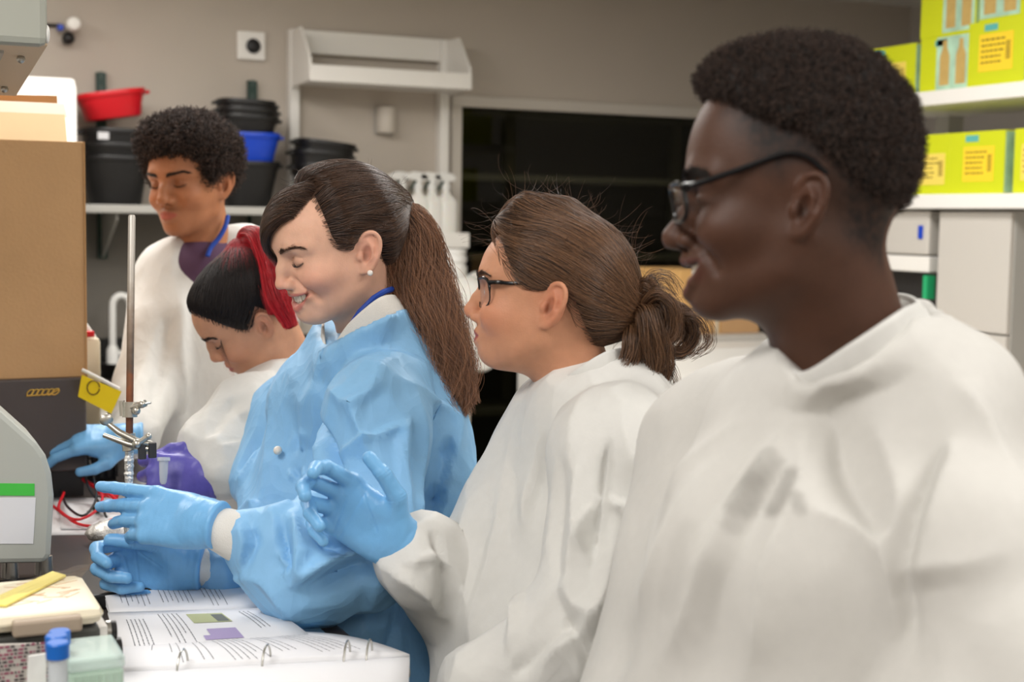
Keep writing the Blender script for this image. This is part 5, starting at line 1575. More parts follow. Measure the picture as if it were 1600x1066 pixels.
def cap_hair(H, hair_f, res, m, parent, name='hair', disp=None, shown=None, lo=(-.14, -.11, -.12), hi=(.13, .11, .19)):
    V, F = surface(hair_f, np.arange(lo[0], hi[0], res), np.arange(lo[1], hi[1], res), np.arange(lo[2], hi[2], res), smooth=1)
    if disp is not None: V = V + vnormals(V, F) * disp(V)[:, None]
    V2, F2 = (V, F) if shown is None else surface(shown, np.arange(lo[0], hi[0], res), np.arange(lo[1], hi[1], res), np.arange(lo[2], hi[2], res), smooth=1)
    o = mesh_obj(name, H.w(V2), F2, m, parent)
    return o, V, F
def flow(cap_f, start, target, k, off, step_stop=.004, jit=None):
    """comb strands over a cap from start points towards a target point (local coordinates)"""
    p = start.copy(); out = [p.copy()]
    n = len(p)
    L = np.linalg.norm(target - p, axis=1)
    for i in range(k - 1):
        to = target - p
        dist = np.linalg.norm(to, axis=1)[:, None]
        g = sgrad(cap_f, p)
        dv = to / (dist + 1e-6)
        tng = dv - g * np.maximum((dv * g).sum(1), -1)[:, None] * sstep(.0, .03, dist[:, 0])[:, None]
        tng /= np.linalg.norm(tng, axis=1)[:, None] + 1e-6
        stepl = dist / (k - 1 - i) * np.where(dist > .06, 1.08, 1.0)
        if jit is not None: tng = tng + jit[:, i % jit.shape[1]] 
        p = p + tng * np.minimum(stepl, dist)
        for _ in range(2):
            dd = cap_f(p) - off
            near = sstep(.0, .02, dist[:, 0])
            p = p - sgrad(cap_f, p) * (dd * near)[:, None]
        out.append(p.copy())
    return np.stack(out, 1)
def hair_mat(name, rgb, rgb2=None, rough=.42):
    m = bpy.data.materials.new(name); m.use_nodes = True
    nt = m.node_tree; b = nt.nodes['Principled BSDF']
    b.inputs['Roughness'].default_value = rough
    b.inputs['Specular IOR Level'].default_value = .45
    info = nt.nodes.new('ShaderNodeHairInfo')
    r = nt.nodes.new('ShaderNodeValToRGB')
    r.color_ramp.elements[0].color = (*lin(rgb), 1); r.color_ramp.elements[1].color = (*lin(rgb2 or rgb), 1)
    nt.links.new(info.outputs['Random'], r.inputs[0]); nt.links.new(r.outputs[0], b.inputs['Base Color'])
    return m

def bundle(pts, rad, n, rs, k=16, wave=.0, wfreq=5.0, fray=.15, flat=1.0, frizz=.0):
    """a lock of hair: n strands round a guide curve of world points with radii"""
    C = catmull(pts, k); R = np.interp(np.linspace(0, 1, k), np.linspace(0, 1, len(rad)), rad)
    T = np.gradient(C, axis=0); T /= np.linalg.norm(T, axis=1)[:, None]
    up = norm(np.cross(T[0], (.3, .5, .8)))
    U = []
    for t in T:
        up = norm(up - t * (up @ t)); U.append(up)
    U = np.array(U); W = np.cross(T, U)
    a = rs.rand(n) * 6.283; r = np.sqrt(rs.rand(n))
    ph = rs.rand(n) * 6.283; tt = np.linspace(0, 1, k)
    aa = a[:, None] + .9 * np.sin(tt[None] * 2.2 + ph[:, None]) * .5
    rr = r[:, None] * R[None] * (1 + fray * rs.normal(size=(n, 1)) * tt[None] ** 1.5)
    off = U[None] * (np.cos(aa) * rr)[..., None] + W[None] * (np.sin(aa) * rr * flat)[..., None]
    cl = rs.randint(0, 14, n); cph = (np.arange(14) * 1.7)[cl]
    wv = wave * tt[None] * np.sin(wfreq * 6.283 * tt[None] + cph[:, None] + .5 * ph[:, None])
    off = off + U[None] * wv[..., None] + W[None] * (wave * .7 * tt[None] * np.cos(wfreq * 5.1 * tt[None] + 2 * cph[:, None]))[..., None]
    out = C[None] + off
    if frizz: out = out + rs.normal(size=out.shape) * frizz * tt[None, :, None]
    ln = 1 - .25 * rs.rand(n) ** 2   # uneven ends
    idx = tt[None] * ln[:, None] * (k - 1)
    i = np.minimum(idx.astype(int), k - 2); f = (idx - i)[..., None]
    j = np.arange(n)[:, None]
    return out[j, i] * (1 - f) + out[j, i + 1] * f
def combed(H, cap_f, V, F, tie, n, rs, m, parent, k=14, off=(.0008, .003), rad=.00026, spread=.010, keep=None, name='strand', clump=.0018):
    p = surf_pts(V, F, n * 2, rs)
    g = sgrad(cap_f, p)
    ok = cap_f(p + g * .004) > .003
    if keep is not None: ok &= keep(p)
    p = p[ok][:n]; n = len(p)
    o = rs.uniform(off[0], off[1], n) + clump * np.abs(pnoise(p * 70))
    tgt = np.asarray(tie) + rs.normal(size=(n, 3)) * spread * .5
    jit = rs.normal(size=(n, k, 3)) * .035
    jit += .10 * np.stack([pnoise(p * 28 + 9), pnoise(p * 28 + 40), pnoise(p * 28 + 71)], -1)[:, None]
    pts = flow(cap_f, p, tgt, k, o, jit=jit)
    return strands(name, H.w(pts.reshape(-1, 3)).reshape(n, k, 3), rad, m, parent, taper=.7)
def flyaways(H, cap_f, V, F, n, rs, m, parent, L=.05, rad=.00016, keep=None):
    p = surf_pts(V, F, n * 3, rs)
    if keep is not None: p = p[keep(p)]
    p = p[:n]; n = len(p)
    g = sgrad(cap_f, p)
    tn = np.cross(g, rs.normal(size=g.shape)); tn /= np.linalg.norm(tn, axis=1)[:, None]
    t = np.linspace(0, 1, 12)[None, :, None]
    a = rs.uniform(.7, 2.4, (n, 1, 1)); l = L * rs.uniform(.4, 1.3, (n, 1, 1))
    pts = p[:, None] + l * (tn[:, None] * np.sin(a * t) / a + g[:, None] * (1 - np.cos(a * t)) / a * .8) + g[:, None] * .002
    strands('flyaway_strand', H.w(pts.reshape(-1, 3)).reshape(n, 12, 3), rad, m, parent, taper=.6)
# ------------------------------------------------------------------ the five people
M_skin = skin_mat('skin')
M_white = mat('white_gown', (213, 212, 208), rough=.62, spec=.25, noise=.02, nscale=90, bump=.05, bscale=300)
crumple(M_white, 11, .010, .4)
M_whitecuff = mat('white_knit', (220, 217, 211), rough=.8, spec=.2, bump=.3, bscale=600)
M_blue = mat('blue_gown', (136, 187, 228), rough=.5, spec=.35, noise=.03, nscale=60, bump=.05, bscale=300)
crumple(M_blue, 13, .012, .6)
M_glove = mat('blue_nitrile', (114, 174, 222), rough=.36, spec=.45, noise=.03, nscale=40, bump=.08, bscale=500)
M_purple = mat('purple_nitrile', (96, 90, 178), rough=.36, spec=.45, noise=.03, nscale=40, bump=.08, bscale=500)
M_eyew = mat('eye_white', (225, 218, 210), rough=.15)
M_irisb = mat('iris_brown', (40, 24, 16), rough=.1)
M_teeth = mat('tooth_enamel', (238, 230, 216), rough=.22, sss=.1)
M_blackplastic = mat('black_plastic', (16, 16, 18), rough=.22, spec=.5)
M_trouser = mat('dark_denim', (38, 42, 56), rough=.85)
M_shoe = mat('black_rubber', (22, 22, 24), rough=.6)
M_lanyard = mat('blue_ribbon', (26, 66, 160), rough=.6)
M_purpshirt = mat('plum_cotton', (84, 58, 84), rough=.85, noise=.06)
M_lens = glass_mat('lens_glass', (246, 247, 250), ior=1.6, rough=.20, base=.07)

def legs_for(hip, facing, parent):
    """trousers and shoes under the gown, standing on the floor"""
    fx = norm((facing[0], facing[1], 0)); lx = np.array((-fx[1], fx[0], 0))
    L = []
    for s in (1, -1):
        h = np.array((hip[0], hip[1], .86)) + lx * .09 * s
        k = np.array((hip[0], hip[1], .48)) + lx * .10 * s + fx * .02
        a = np.array((hip[0], hip[1], .085)) + lx * .11 * s - fx * .01
        t = np.array((hip[0], hip[1], .045)) + lx * .12 * s + fx * .11
        L.append([h, k, a, t])
    f = lambda p: np.minimum(chain(p, L[0][:3], [.10, .075, .062], .02), chain(p, L[1][:3], [.10, .075, .062], .02))
    allp = np.array(L).reshape(-1, 3); lo, hi = allp.min(0) - .13, allp.max(0) + .13
    f2 = lambda p: smax(f(p), -(p[:, 2] - .075), .01)
    V, F = surface(f2, np.arange(lo[0], hi[0], .014), np.arange(lo[1], hi[1], .014), np.arange(.02, 1.0, .02), smooth=1)
    mesh_obj('trousers', V, F, M_trouser, parent)
    for q in L:
        g = lambda p: smax(smin(cone(p, q[2] - (0, 0, .035), q[3], .047, .042), sph(p, q[2] - fx*.02 - (0, 0, .03), .045), .03), -(p[:, 2] - .002), .006)
        V, F = surface(g, np.arange(q[2][0]-.25, q[2][0]+.25, .009), np.arange(q[2][1]-.25, q[2][1]+.25, .009), np.arange(-.02, .15, .009), smooth=1)
        mesh_obj('shoe', V, F, M_shoe, parent)
    return [[q[0], q[1], q[2], q[3]] for q in L]

def slab(p, cones, k=.09, ks=None):
    d = None
    for i, c in enumerate(cones):
        x = chain(p, c[0], c[1], .04)
        d = x if d is None else smin(d, x, k)
    return d

COL_T = [(504, 540, 2.055), (513, 558, 2.012), (556, 524, 1.972), (608, 496, 1.972), (632, 486, 2.045), (590, 484, 2.13), (530, 500, 2.17), (506, 518, 2.13)]
COL_G = [(838, 640, 1.81), (856, 634, 1.755), (900, 606, 1.715), (955, 574, 1.72), (1005, 566, 1.79), (965, 560, 1.86), (895, 590, 1.87), (850, 622, 1.86)]
COL_M = [(1200, 560, 1.33), (1222, 586, 1.25), (1254, 604, 1.185), (1335, 588, 1.150), (1420, 545, 1.165), (1458, 508, 1.26), (1390, 480, 1.36), (1280, 515, 1.40)]
def ring(p, pts, r=.009):
    W = [P(*q) for q in pts]; W = catmull(W + W[:1], 24)
    return chain(p, list(W), [r] * 24)

def yoke(p, pts, drop, r0=.008, r1=.07):
    """cloth that runs from a collar loop down to the shoulders"""
    W = np.array([P(*q) for q in pts]); c = W.mean(0)
    W = catmull(list(W) + [W[0]], 64)
    d = None
    for w in W[:-1]:
        x = cone(p, w, c + np.asarray(drop), r0, r1)
        d = x if d is None else np.minimum(d, x)
    return d

# ================================================================= 1  man at the right
def build_man():
    neck = P(1330, 600, 1.27)
    hip = np.array((neck[0] + .02, neck[1] + .05))
    root = empty('person', (hip[0], hip[1], 0), 'tall person at the right in dark-rimmed glasses and white gown, smiling, dark flat-top hair', 'person', 'people in lab gowns at the bench')
    rs = np.random.RandomState(11)
    def paint(w, c, mix):
        n = fbm(w * 160, 3)
        # short faded sides: skin darkened by stubble hair below the thick top
        hl = sd_poly(w[:, [0, 2]], MAN_FADE)
        m = sstep(.012, -.020, hl) * (w[:, 1] > .02)
        return mix(c, np.array(lin((22, 15, 13))), np.clip(m * (.85 + .5*n), 0, .96))
    MAN_FADE = []
    h = dict(skin=(80, 53, 40), lipc=(96, 58, 52), dark=(40, 26, 20), blush=(92, 57, 42), hair=(18, 13, 12), smile=.9, open=1.9, eye_open=.25, fore=1,
             nose_w=1.22, nose_l=1.25, lip=1.25, blush_a=.4, ear_a=.55, lid_a=.5, chin=.006, jaw_l=-.001, mz=-.037, muz=.004, face_w=.98, bridge=.7, paint=paint, ear=.90, beard=.25)
    H = Head(h, (1265, 318), 1.165, -11, 3, 0, .95)
    MAN_FADE[:] = H.poly([(1128, 176, 1.19), (1165, 225, 1.18), (1182, 262, 1.18), (1222, 282, 1.17), (1240, 256, 1.165), (1285, 258, 1.165), (1303, 300, 1.165), (1316, 375, 1.17), (1392, 440, 1.24), (1500, 440, 1.24), (1500, -100, 1.24), (1120, -100, 1.2)])
    legs = legs_for(hip, (-1, 0), root)
    P_ = P
    fs, ns = P_(1125, 700, 1.42), P_(1470, 720, 1.18)
    person_body(H, M_skin, root, neck, [(neck + (0, 0, -.06), .06), (np.array((hip[0], hip[1], 1.0)), .11)],
                [[ns, P_(1590, 1100, 1.10), P_(1420, 1300, 1.05)], [fs, P_(1080, 1150, 1.40), P_(1000, 1330, 1.2)]], legs, .0019, nk=(.056, .060))
    eyes(H, root, M_irisb, M_eyew, None)
    teeth(H, root, M_teeth, .85)
    brows(H, root, M_hairblack, rs, 500, 1.3, w=.0015)
    # hair: thick flat top over faded sides
    top = H.poly([(900, 132, 1.24), (1088, 136, 1.24), (1120, 146, 1.21), (1150, 168, 1.2), (1200, 184, 1.18), (1251, 200, 1.175), (1290, 238, 1.17), (1325, 280, 1.175), (1380, 325, 1.2), (1430, 340, 1.24), (1600, 350, 1.24), (1600, -100, 1.24), (900, -100, 1.24)])
    def hf(p):
        d = ell(p, (-.008, 0, .066), (.106, .082, .102))
        d = smin(d, ell(p, (.036, 0, .122), (.046, .054, .036)), .03)
        return smax(d, sd_poly(p[:, [0, 2]], top), .016)
    def dp(V): return .0030 * fbm(V * 130, 3) + .0035 * pnoise(V * 45)
    o, V, F = cap_hair(H, hf, .0025, M_afro, root, disp=dp)
    curls(H, hf, V, F, 24000, root, rs, L=.0065, off=-.001, rad=.00030, coil=.0012, m=M_afro)
    # gown
    def g(p):
        d = slab(p, [([P_(1150, 690, 1.40), P_(1130, 900, 1.40), P_(1090, 1250, 1.40)], [.055, .085, .115]),
                     ([P_(1235, 690, 1.27), P_(1225, 900, 1.24), P_(1210, 1250, 1.22)], [.075, .105, .135]),
                     ([P_(1430, 690, 1.22), P_(1430, 900, 1.22), P_(1420, 1250, 1.22)], [.085, .12, .14])], .08)
        d = smin(d, chain(p, [P_(1170, 632, 1.38), P_(1290, 655, 1.27), P_(1440, 620, 1.20)], [.022, .050, .050], .03), .05)
        d = smin(d, chain(p, [P_(1420, 582, 1.25), P_(1455, 700, 1.17), P_(1512, 860, 1.12), P_(1595, 1100, 1.08), P_(1420, 1300, 1.02)], [.040, .043, .064, .086, .06], .03), .03)
        d = smin(d, chain(p, [P_(1190, 640, 1.38), P_(1110, 700, 1.44), P_(1070, 1100, 1.44), P_(990, 1290, 1.2)], [.035, .055, .070, .05], .03), .05)
        d = smin(d, cone(p, np.array((hip[0], hip[1], .95)), np.array((hip[0], hip[1], .55)), .20, .23), .1)
        d = smin(d, ring(p, COL_M), .022)
        return smax(d, -cone(p, P_(1325, 480, 1.25), P_(1253, 588, 1.165), .078, .008), .012)
    folds = [([(1250, 640), (1195, 740), (1110, 900), (1040, 1060)], .012, .010), ([(1225, 720), (1160, 800), (1080, 930)], .010, .008),
             ([(1260, 640), (1255, 760), (1200, 900), (1180, 1060)], .012, .010), ([(1150, 700), (1060, 830), (1010, 960)], .010, .007),
             ([(1290, 650), (1330, 760), (1390, 860)], .014, -.008), ([(1270, 800), (1350, 830), (1400, 890), (1410, 1000)], .012, .010),
             ([(1475, 690), (1440, 790), (1425, 930), (1420, 1060)], .009, -.014), ([(1500, 690), (1460, 800), (1450, 930)], .013, .008),
             ([(1190, 640), (1120, 700), (1060, 760)], .012, .006), ([(1420, 900), (1500, 880), (1600, 850)], .007, .005),
             ([(1350, 640), (1400, 720), (1420, 800)], .014, .006), ([(1480, 600), (1530, 660), (1570, 730)], .012, .006)]
    lo = np.array((neck[0]-.55, neck[1]-.5, .5)); hi = np.array((neck[0]+.55, neck[1]+.5, 1.46))
    gown('gown', g, lo, hi, .0048, M_sheer, root, folds, crump=((7, .010), (13, .003)), bowl=((.17, .012), (.07, .004)), seed=1, stiff=(.11, 50, 22), fscale=1.3,
         marks=(lin((204, 202, 197)), lin((140, 137, 132)), [([(1207, 728), (1165, 800)], .008, .7), ([(1222, 735), (1180, 815)], .004, .6), ([(1240, 755), (1215, 800)], .007, .75), ([(1245, 790), (1252, 806)], .005, .7), ([(1190, 770), (1160, 830)], .006, .4), ([(1060, 760), (1040, 830)], .012, .2), ([(1090, 850), (1060, 930)], .014, .2)]))
    # collar
    collar(root, M_white, COL_M,
           [(4, -38), (4, -32), (-2, -22), (-12, -48), (-14, -60), (-26, -38), (0, -20), (0, -20)])
    glasses(H, root, M_blackplastic, M_lens, .024, x=.110, rise=1.0)
    return H

def collar(root, m, pts, off, th=.006, name='collar'):
    low = [P(*q) for q in pts]
    high = [P(q[0] + o[0], q[1] + o[1], q[2]) for q, o in zip(pts, off)]
    return band(name, low, high, th, m, root)

def curls(H, hf, V, F, n, root, rs, L=.012, off=0.0, rad=.0004, m=None, coil=.0016):
    p = surf_pts(V, F, n, rs)
    g = sgrad(hf, p)
    d = g + rs.normal(size=g.shape) * .45
    d /= np.linalg.norm(d, axis=1)[:, None]
    k = 7
    t = np.linspace(0, 1, k)[None, :, None]
    a = rs.rand(n, 1, 1) * 6.28 + t * 9
    e1 = np.cross(d, rs.normal(size=d.shape)); e1 /= np.linalg.norm(e1, axis=1)[:, None]
    e2 = np.cross(d, e1)
    ln = L * (.5 + rs.rand(n, 1, 1))
    pts = (p + g*off)[:, None] + d[:, None]*t*ln + coil*(e1[:, None]*np.cos(a) + e2[:, None]*np.sin(a))*np.minimum(1, t*3)
    strands('curl', H.w(pts.reshape(-1, 3)).reshape(n, k, 3), rad, m, root, taper=.8)

def glasses(H, root, mf, ml, ez=.022, w=.052, hgt=.034, x=.104, thin=False, rise=0.0):
    tw = .955 if thin else 1.0
    """frame with two lenses and two temples; local coordinates of the head"""
    def rim(s):
        pts = []
        for k in range(24):
            a = 2*math.pi*k/24
            ca, sa = math.cos(a), math.sin(a)
            q = (abs(ca)**3.5 + abs(sa)**3.5) ** (-1/3.5)
            y = .0345 + w*.5*ca*q
            z = ez - .004 + hgt*.5*sa*q + (.002 if sa > 0 else 0) * abs(ca)
            pts.append((x - (9.0 if thin else 5.7)*(y - .01)**2 - .10*(ez - z), s*y, z))
        return np.array(pts)
    b = MB()
    for s in (1, -1):
        r = rim(s)
        rr_ = np.concatenate((r, r[:1], r[1:2])); b.tube(H.w(rr_), [(.0019 if z > ez else .0009) if thin else .0022 for z in rr_[:, 2]], 8)
    b.tube(H.w(np.array([(x, -.012, ez+.006), (x+.002, 0, ez+.008), (x, .012, ez+.006)])), .0022, 8)
    fr = b.build('glasses', mf, root, smooth=True)
    for s in (1, -1):
        r = rim(s); c = r.mean(0)
        V = np.concatenate((H.w(c[None] + (.0010, 0, 0)), H.w(r)))
        n = len(r)
        mesh_obj('lens', V, [(0, 1+k, 1+(k+1) % n) for k in range(n)], ml, fr)
        e0 = r[np.argmax(r[:, 1]*s)]
        yz = [(e0[0]+.001, s*(.0345+w*.5), ez+.009), (e0[0]-.012, s*.067, ez+.0095), (.045, s*.0700*tw, ez+.009+.010*rise), (.008, s*.0755*tw, ez+.0115+.017*rise), (-.012, s*.0795, ez+.006+.018*rise), (-.028, s*.0795, ez-.010+.018*rise)]
        if thin: yz = yz[:4]
        b = MB(); b.tube(H.w(catmull(yz, 26)), [.0028]*12 + [.0024]*14, 8)
        b.build('temple', mf, fr, smooth=True)
        b = MB(); pt = np.array((e0[0]+.003, s*(.0345+w*.46), ez+.010)); b.ball(H.w(pt), .0012, 8)
        b.build('rivet', M_steel, fr, smooth=True)

M_hairblack = hair_mat('black_hair', (16, 12, 11), (34, 25, 21), .5)
M_afro = hair_mat('coily_hair', (26, 19, 16), (72, 54, 45), .8)
M_sheer = mat('sheer_white_gown', (204, 202, 197), rough=.62, attr=True, spec=.25, noise=.02, nscale=90, bump=.05, bscale=300)
crumple(M_sheer, 7, .012, .35)

# ================================================================= 2  girl with glasses and a bun
def build_girl():
    neck = P(905, 620, 1.80)
    hip = np.array((neck[0] + .03, neck[1] + .0))
    root = empty('person', (hip[0], hip[1], 0), 'person in glasses and white gown with messy brown bun, one gloved hand raised', 'person', 'people in lab gowns at the bench')
    rs = np.random.RandomState(12)
    h = dict(skin=(202, 146, 114), lipc=(160, 78, 72), dark=(128, 78, 56), blush=(206, 116, 88), hair=(54, 36, 26), smile=.0, eye_open=.75,
             nose_w=.95, nose_l=1.10, nose_up=.005, lip=.95, jaw_l=-.011, mz=-.037, jaw_w=.98, lip_a=1.0, face_w=1.02, blush_a=.45, ear_a=.5, ear=.98)
    H = Head(h, (864, 476), 1.70, -9, -3, 0, .94)
    legs = legs_for(hip, (-1, 0), root)
    person_body(H, M_skin, root, neck, [(neck + (0, 0, -.06), .05), (np.array((hip[0], hip[1], 1.0)), .10)],
                [[P(950, 700, 1.66), P(905, 1010, 1.60), P(760, 1080, 1.62)], [P(840, 720, 1.93), P(775, 1000, 1.95), P(625, 850, 1.745)]], legs, .0021, nk=(.044, .050))
    eyes(H, root, M_irisb, M_eyew, None)
    brows(H, root, M_brown, rs, 260, .7)
    cap = H.poly([(600, 330, 1.78), (742, 338, 1.78), (762, 352, 1.76), (772, 385, 1.73), (786, 420, 1.72), (806, 446, 1.71), (836, 452, 1.70), (850, 450, 1.70), (880, 452, 1.70), (892, 490, 1.70), (912, 540, 1.71), (945, 582, 1.74), (1000, 592, 1.78), (1200, 600, 1.78), (1200, 100, 1.78), (600, 100, 1.78)])
    tie = np.array((-.124, 0, -.004))
    def hf(p, ins=0.0):
        return combed_cap(p, cap, .002, .0075, lambda q: smin(cone(q, (-.060, 0, .012), tie, .052, .016), chain(q, [(.066, .010, .112), (.040, .0, .136), (-.01, 0, .135)], [.012, .014, .01], .02), .03), inset=ins)
    o, V, F = cap_hair(H, hf, .0035, M_brownbase, root, lo=(-.16, -.12, -.12), shown=lambda p: hf(p, .009))
    hl = lambda p: sd_poly(p[:, [0, 2]], cap) < -.004
    combed(H, hf, V, F, tie, 9000, rs, M_brown2, o, rad=.00026, keep=lambda p: sd_poly(p[:, [0, 2]], cap) < -.0015)
    flyaways(H, hf, V, F, 150, rs, M_brown2, o, .07, rad=.00013, keep=lambda p: (p[:, 2] > .08) | (p[:, 0] < -.09))
    flyaways(H, hf, V, F, 110, rs, M_brown2, o, .06, rad=.00013, keep=lambda p: (p[:, 0] > .050) & (p[:, 2] > .06))
    w = lambda x, y, z: H.w((x, y, z))
    bb = []
    for pts, rad, n in (([(-.105, 0, .0), (-.130, .006, .012), (-.150, .012, .006), (-.152, .014, -.022), (-.128, .020, -.034)], (.012, .020, .022, .020, .012), 420),
                        ([(-.115, .010, -.002), (-.128, .030, .004), (-.136, .034, -.024), (-.142, .030, -.055), (-.140, .026, -.085)], (.008, .014, .017, .014, .004), 420),
                        ([(-.112, -.01, .0), (-.140, -.020, .012), (-.172, -.016, .004), (-.186, -.010, -.022), (-.172, 0, -.045), (-.150, .006, -.042)], (.008, .013, .014, .012, .010, .006), 380),
                        ([(-.108, .012, -.008), (-.112, .030, -.030), (-.108, .034, -.060), (-.088, .036, -.082), (-.064, .040, -.090)], (.008, .014, .014, .009, .003), 320),
                        ([(-.110, 0, .006), (-.118, .010, .030), (-.128, .016, .040), (-.142, .018, .026)], (.006, .012, .012, .008), 220),
                        ([(-.112, .006, -.01), (-.150, .020, -.035), (-.158, .018, -.070), (-.150, .016, -.100)], (.008, .012, .008, .002), 160),
                        ([(-.128, .02, -.05), (-.134, .026, -.09), (-.118, .03, -.118), (-.104, .03, -.112)], (.006, .006, .004, .001), 40),
                        ([(-.140, .02, -.05), (-.150, .026, -.095), (-.146, .03, -.140)], (.007, .006, .002), 26), ([(-.150, .01, -.04), (-.172, .016, -.085), (-.170, .02, -.118)], (.006, .006, .003), 22),
                        ([(-.16, .0, .006), (-.196, .006, .002), (-.210, .008, -.030), (-.186, .008, -.052)], (.006, .009, .008, .004), 46), ([(-.12, .02, .01), (-.142, .034, .030), (-.166, .032, .012), (-.168, .028, -.02)], (.006, .010, .009, .004), 70),
                        ([(-.115, .0, .01), (-.130, .0, .048), (-.152, .004, .050), (-.168, .004, .030)], (.004, .010, .012, .008), 50)):
        bb.append(bundle([w(*q) for q in pts], [r * .97 for r in rad], n, rs, 16, .003, 1.6, .3, frizz=.0007))
    strands('bun_strand', np.concatenate(bb), .00027, M_brown2, o, taper=.6)
    b = MB(); b.ball(w(-.132, .006, -.012), .0215, 16); b.ball(w(-.158, -.006, -.014), .018, 14); b.ball(w(-.124, .018, -.036), .017, 14); b.build('bun_core', M_brownbase, o, smooth=True)
    fs = []
    for k in range(46):
        a = rs.uniform(-.5, 2.6); l = rs.uniform(.02, .06); c0 = np.array((-.135, .012, .0)) + rs.normal(size=3) * .015
        dv = np.array((-math.cos(a) * 1.0, rs.normal() * .4, math.sin(a)))
        fs.append([w(*(c0 + dv * l * t + np.array((0, 0, -1)) * .02 * t * t)) for t in np.linspace(0, 1, 10)])
    strands('loose_strand', np.array(fs), .00018, M_brown2, o, taper=.6)
    def g(p):
        d = slab(p, [([P(842, 720, 1.83), P(820, 850, 1.84), P(790, 1250, 1.84)], [.062, .078, .105]),
                     ([P(960, 690, 1.80), P(950, 850, 1.80), P(930, 1250, 1.80)], [.080, .105, .125])], .09)
        d = smin(d, chain(p, [P(880, 652, 1.84), P(905, 650, 1.78), P(985, 625, 1.76)], [.04, .055, .05], .03), .06)
        d = smin(d, chain(p, [P(960, 650, 1.74), P(965, 710, 1.655), P(925, 1010, 1.59), P(770, 1085, 1.60)], [.05, .068, .075, .055], .03), .04)
        d = smin(d, chain(p, [P(850, 690, 1.90), P(785, 985, 1.93), P(700, 915, 1.83), P(645, 872, 1.765)], [.05, .056, .058, .046], .02), .02)
        d = smin(d, ell(p, P(655, 880, 1.77), (.045, .045, .045)), .02)
        d = smin(d, cone(p, np.array((hip[0], hip[1], .95)), np.array((hip[0], hip[1], .55)), .17, .21), .1)
        return smin(d, ring(p, COL_G), .022)
    folds = [([(945, 690), (938, 780), (930, 880)], .007, -.014), ([(930, 772), (985, 800), (1030, 830)], .005, .009), ([(850, 680), (825, 800), (815, 950), (800, 1060)], .009, .013), ([(905, 720), (900, 800), (915, 880)], .006, .010), ([(985, 700), (1000, 760), (990, 860)], .008, .010), ([(930, 775), (900, 850), (890, 930)], .006, .009), ([(880, 960), (905, 1000), (930, 1060)], .008, -.012),
             ([(880, 700), (870, 840), (880, 980)], .010, -.008), ([(790, 720), (770, 860), (740, 1000)], .009, .007), ([(960, 860), (930, 960), (850, 1030)], .008, .016),
             ([(940, 960), (860, 1000), (790, 1060)], .009, -.008), ([(668, 830), (690, 880), (690, 960)], .006, -.013), ([(632, 882), (680, 872), (700, 890)], .005, .010),
             ([(612, 892), (660, 920), (690, 960)], .006, .011), ([(870, 900), (900, 950), (960, 980)], .010, .008)]
    lo = np.array((neck[0]-.52, neck[1]-.42, .5)); hi = np.array((neck[0]+.42, neck[1]+.42, 1.42))
    gown('gown', g, lo, hi, .0046, M_white, root, folds, crump=((8, .008), (20, .003)), bowl=((.12, .014), (.055, .006)), seed=2, stiff=(.09, 80, 30), fscale=1.4)
    collar(root, M_white, COL_G,
           [(-6, -16), (-4, -22), (-4, -26), (-4, -26), (-6, -20), (0, -10), (0, -14), (0, -16)], .005)
    glasses(H, root, M_blackplastic, M_lens, .024, .050, .038, .096, thin=True)
    # raised right hand, palm towards the lens
    glove('glove', P(622, 846, 1.745), -CR*.80 + CU*.62 - CF*.05, -CF*.95 - CU*.15 - CR*.1, 'R',
          [(30, 40, 22), (36, 50, 26), (48, 62, 30), (52, 60, 30)], [(.012, .022, .010), (.036, .051, .018), (.066, .064, .022), (.091, .068, .018)], M_glove, root,
          spread=(2, 0, -1, -4), scale=1.0, cuff=.020, res=.0015)
    return H

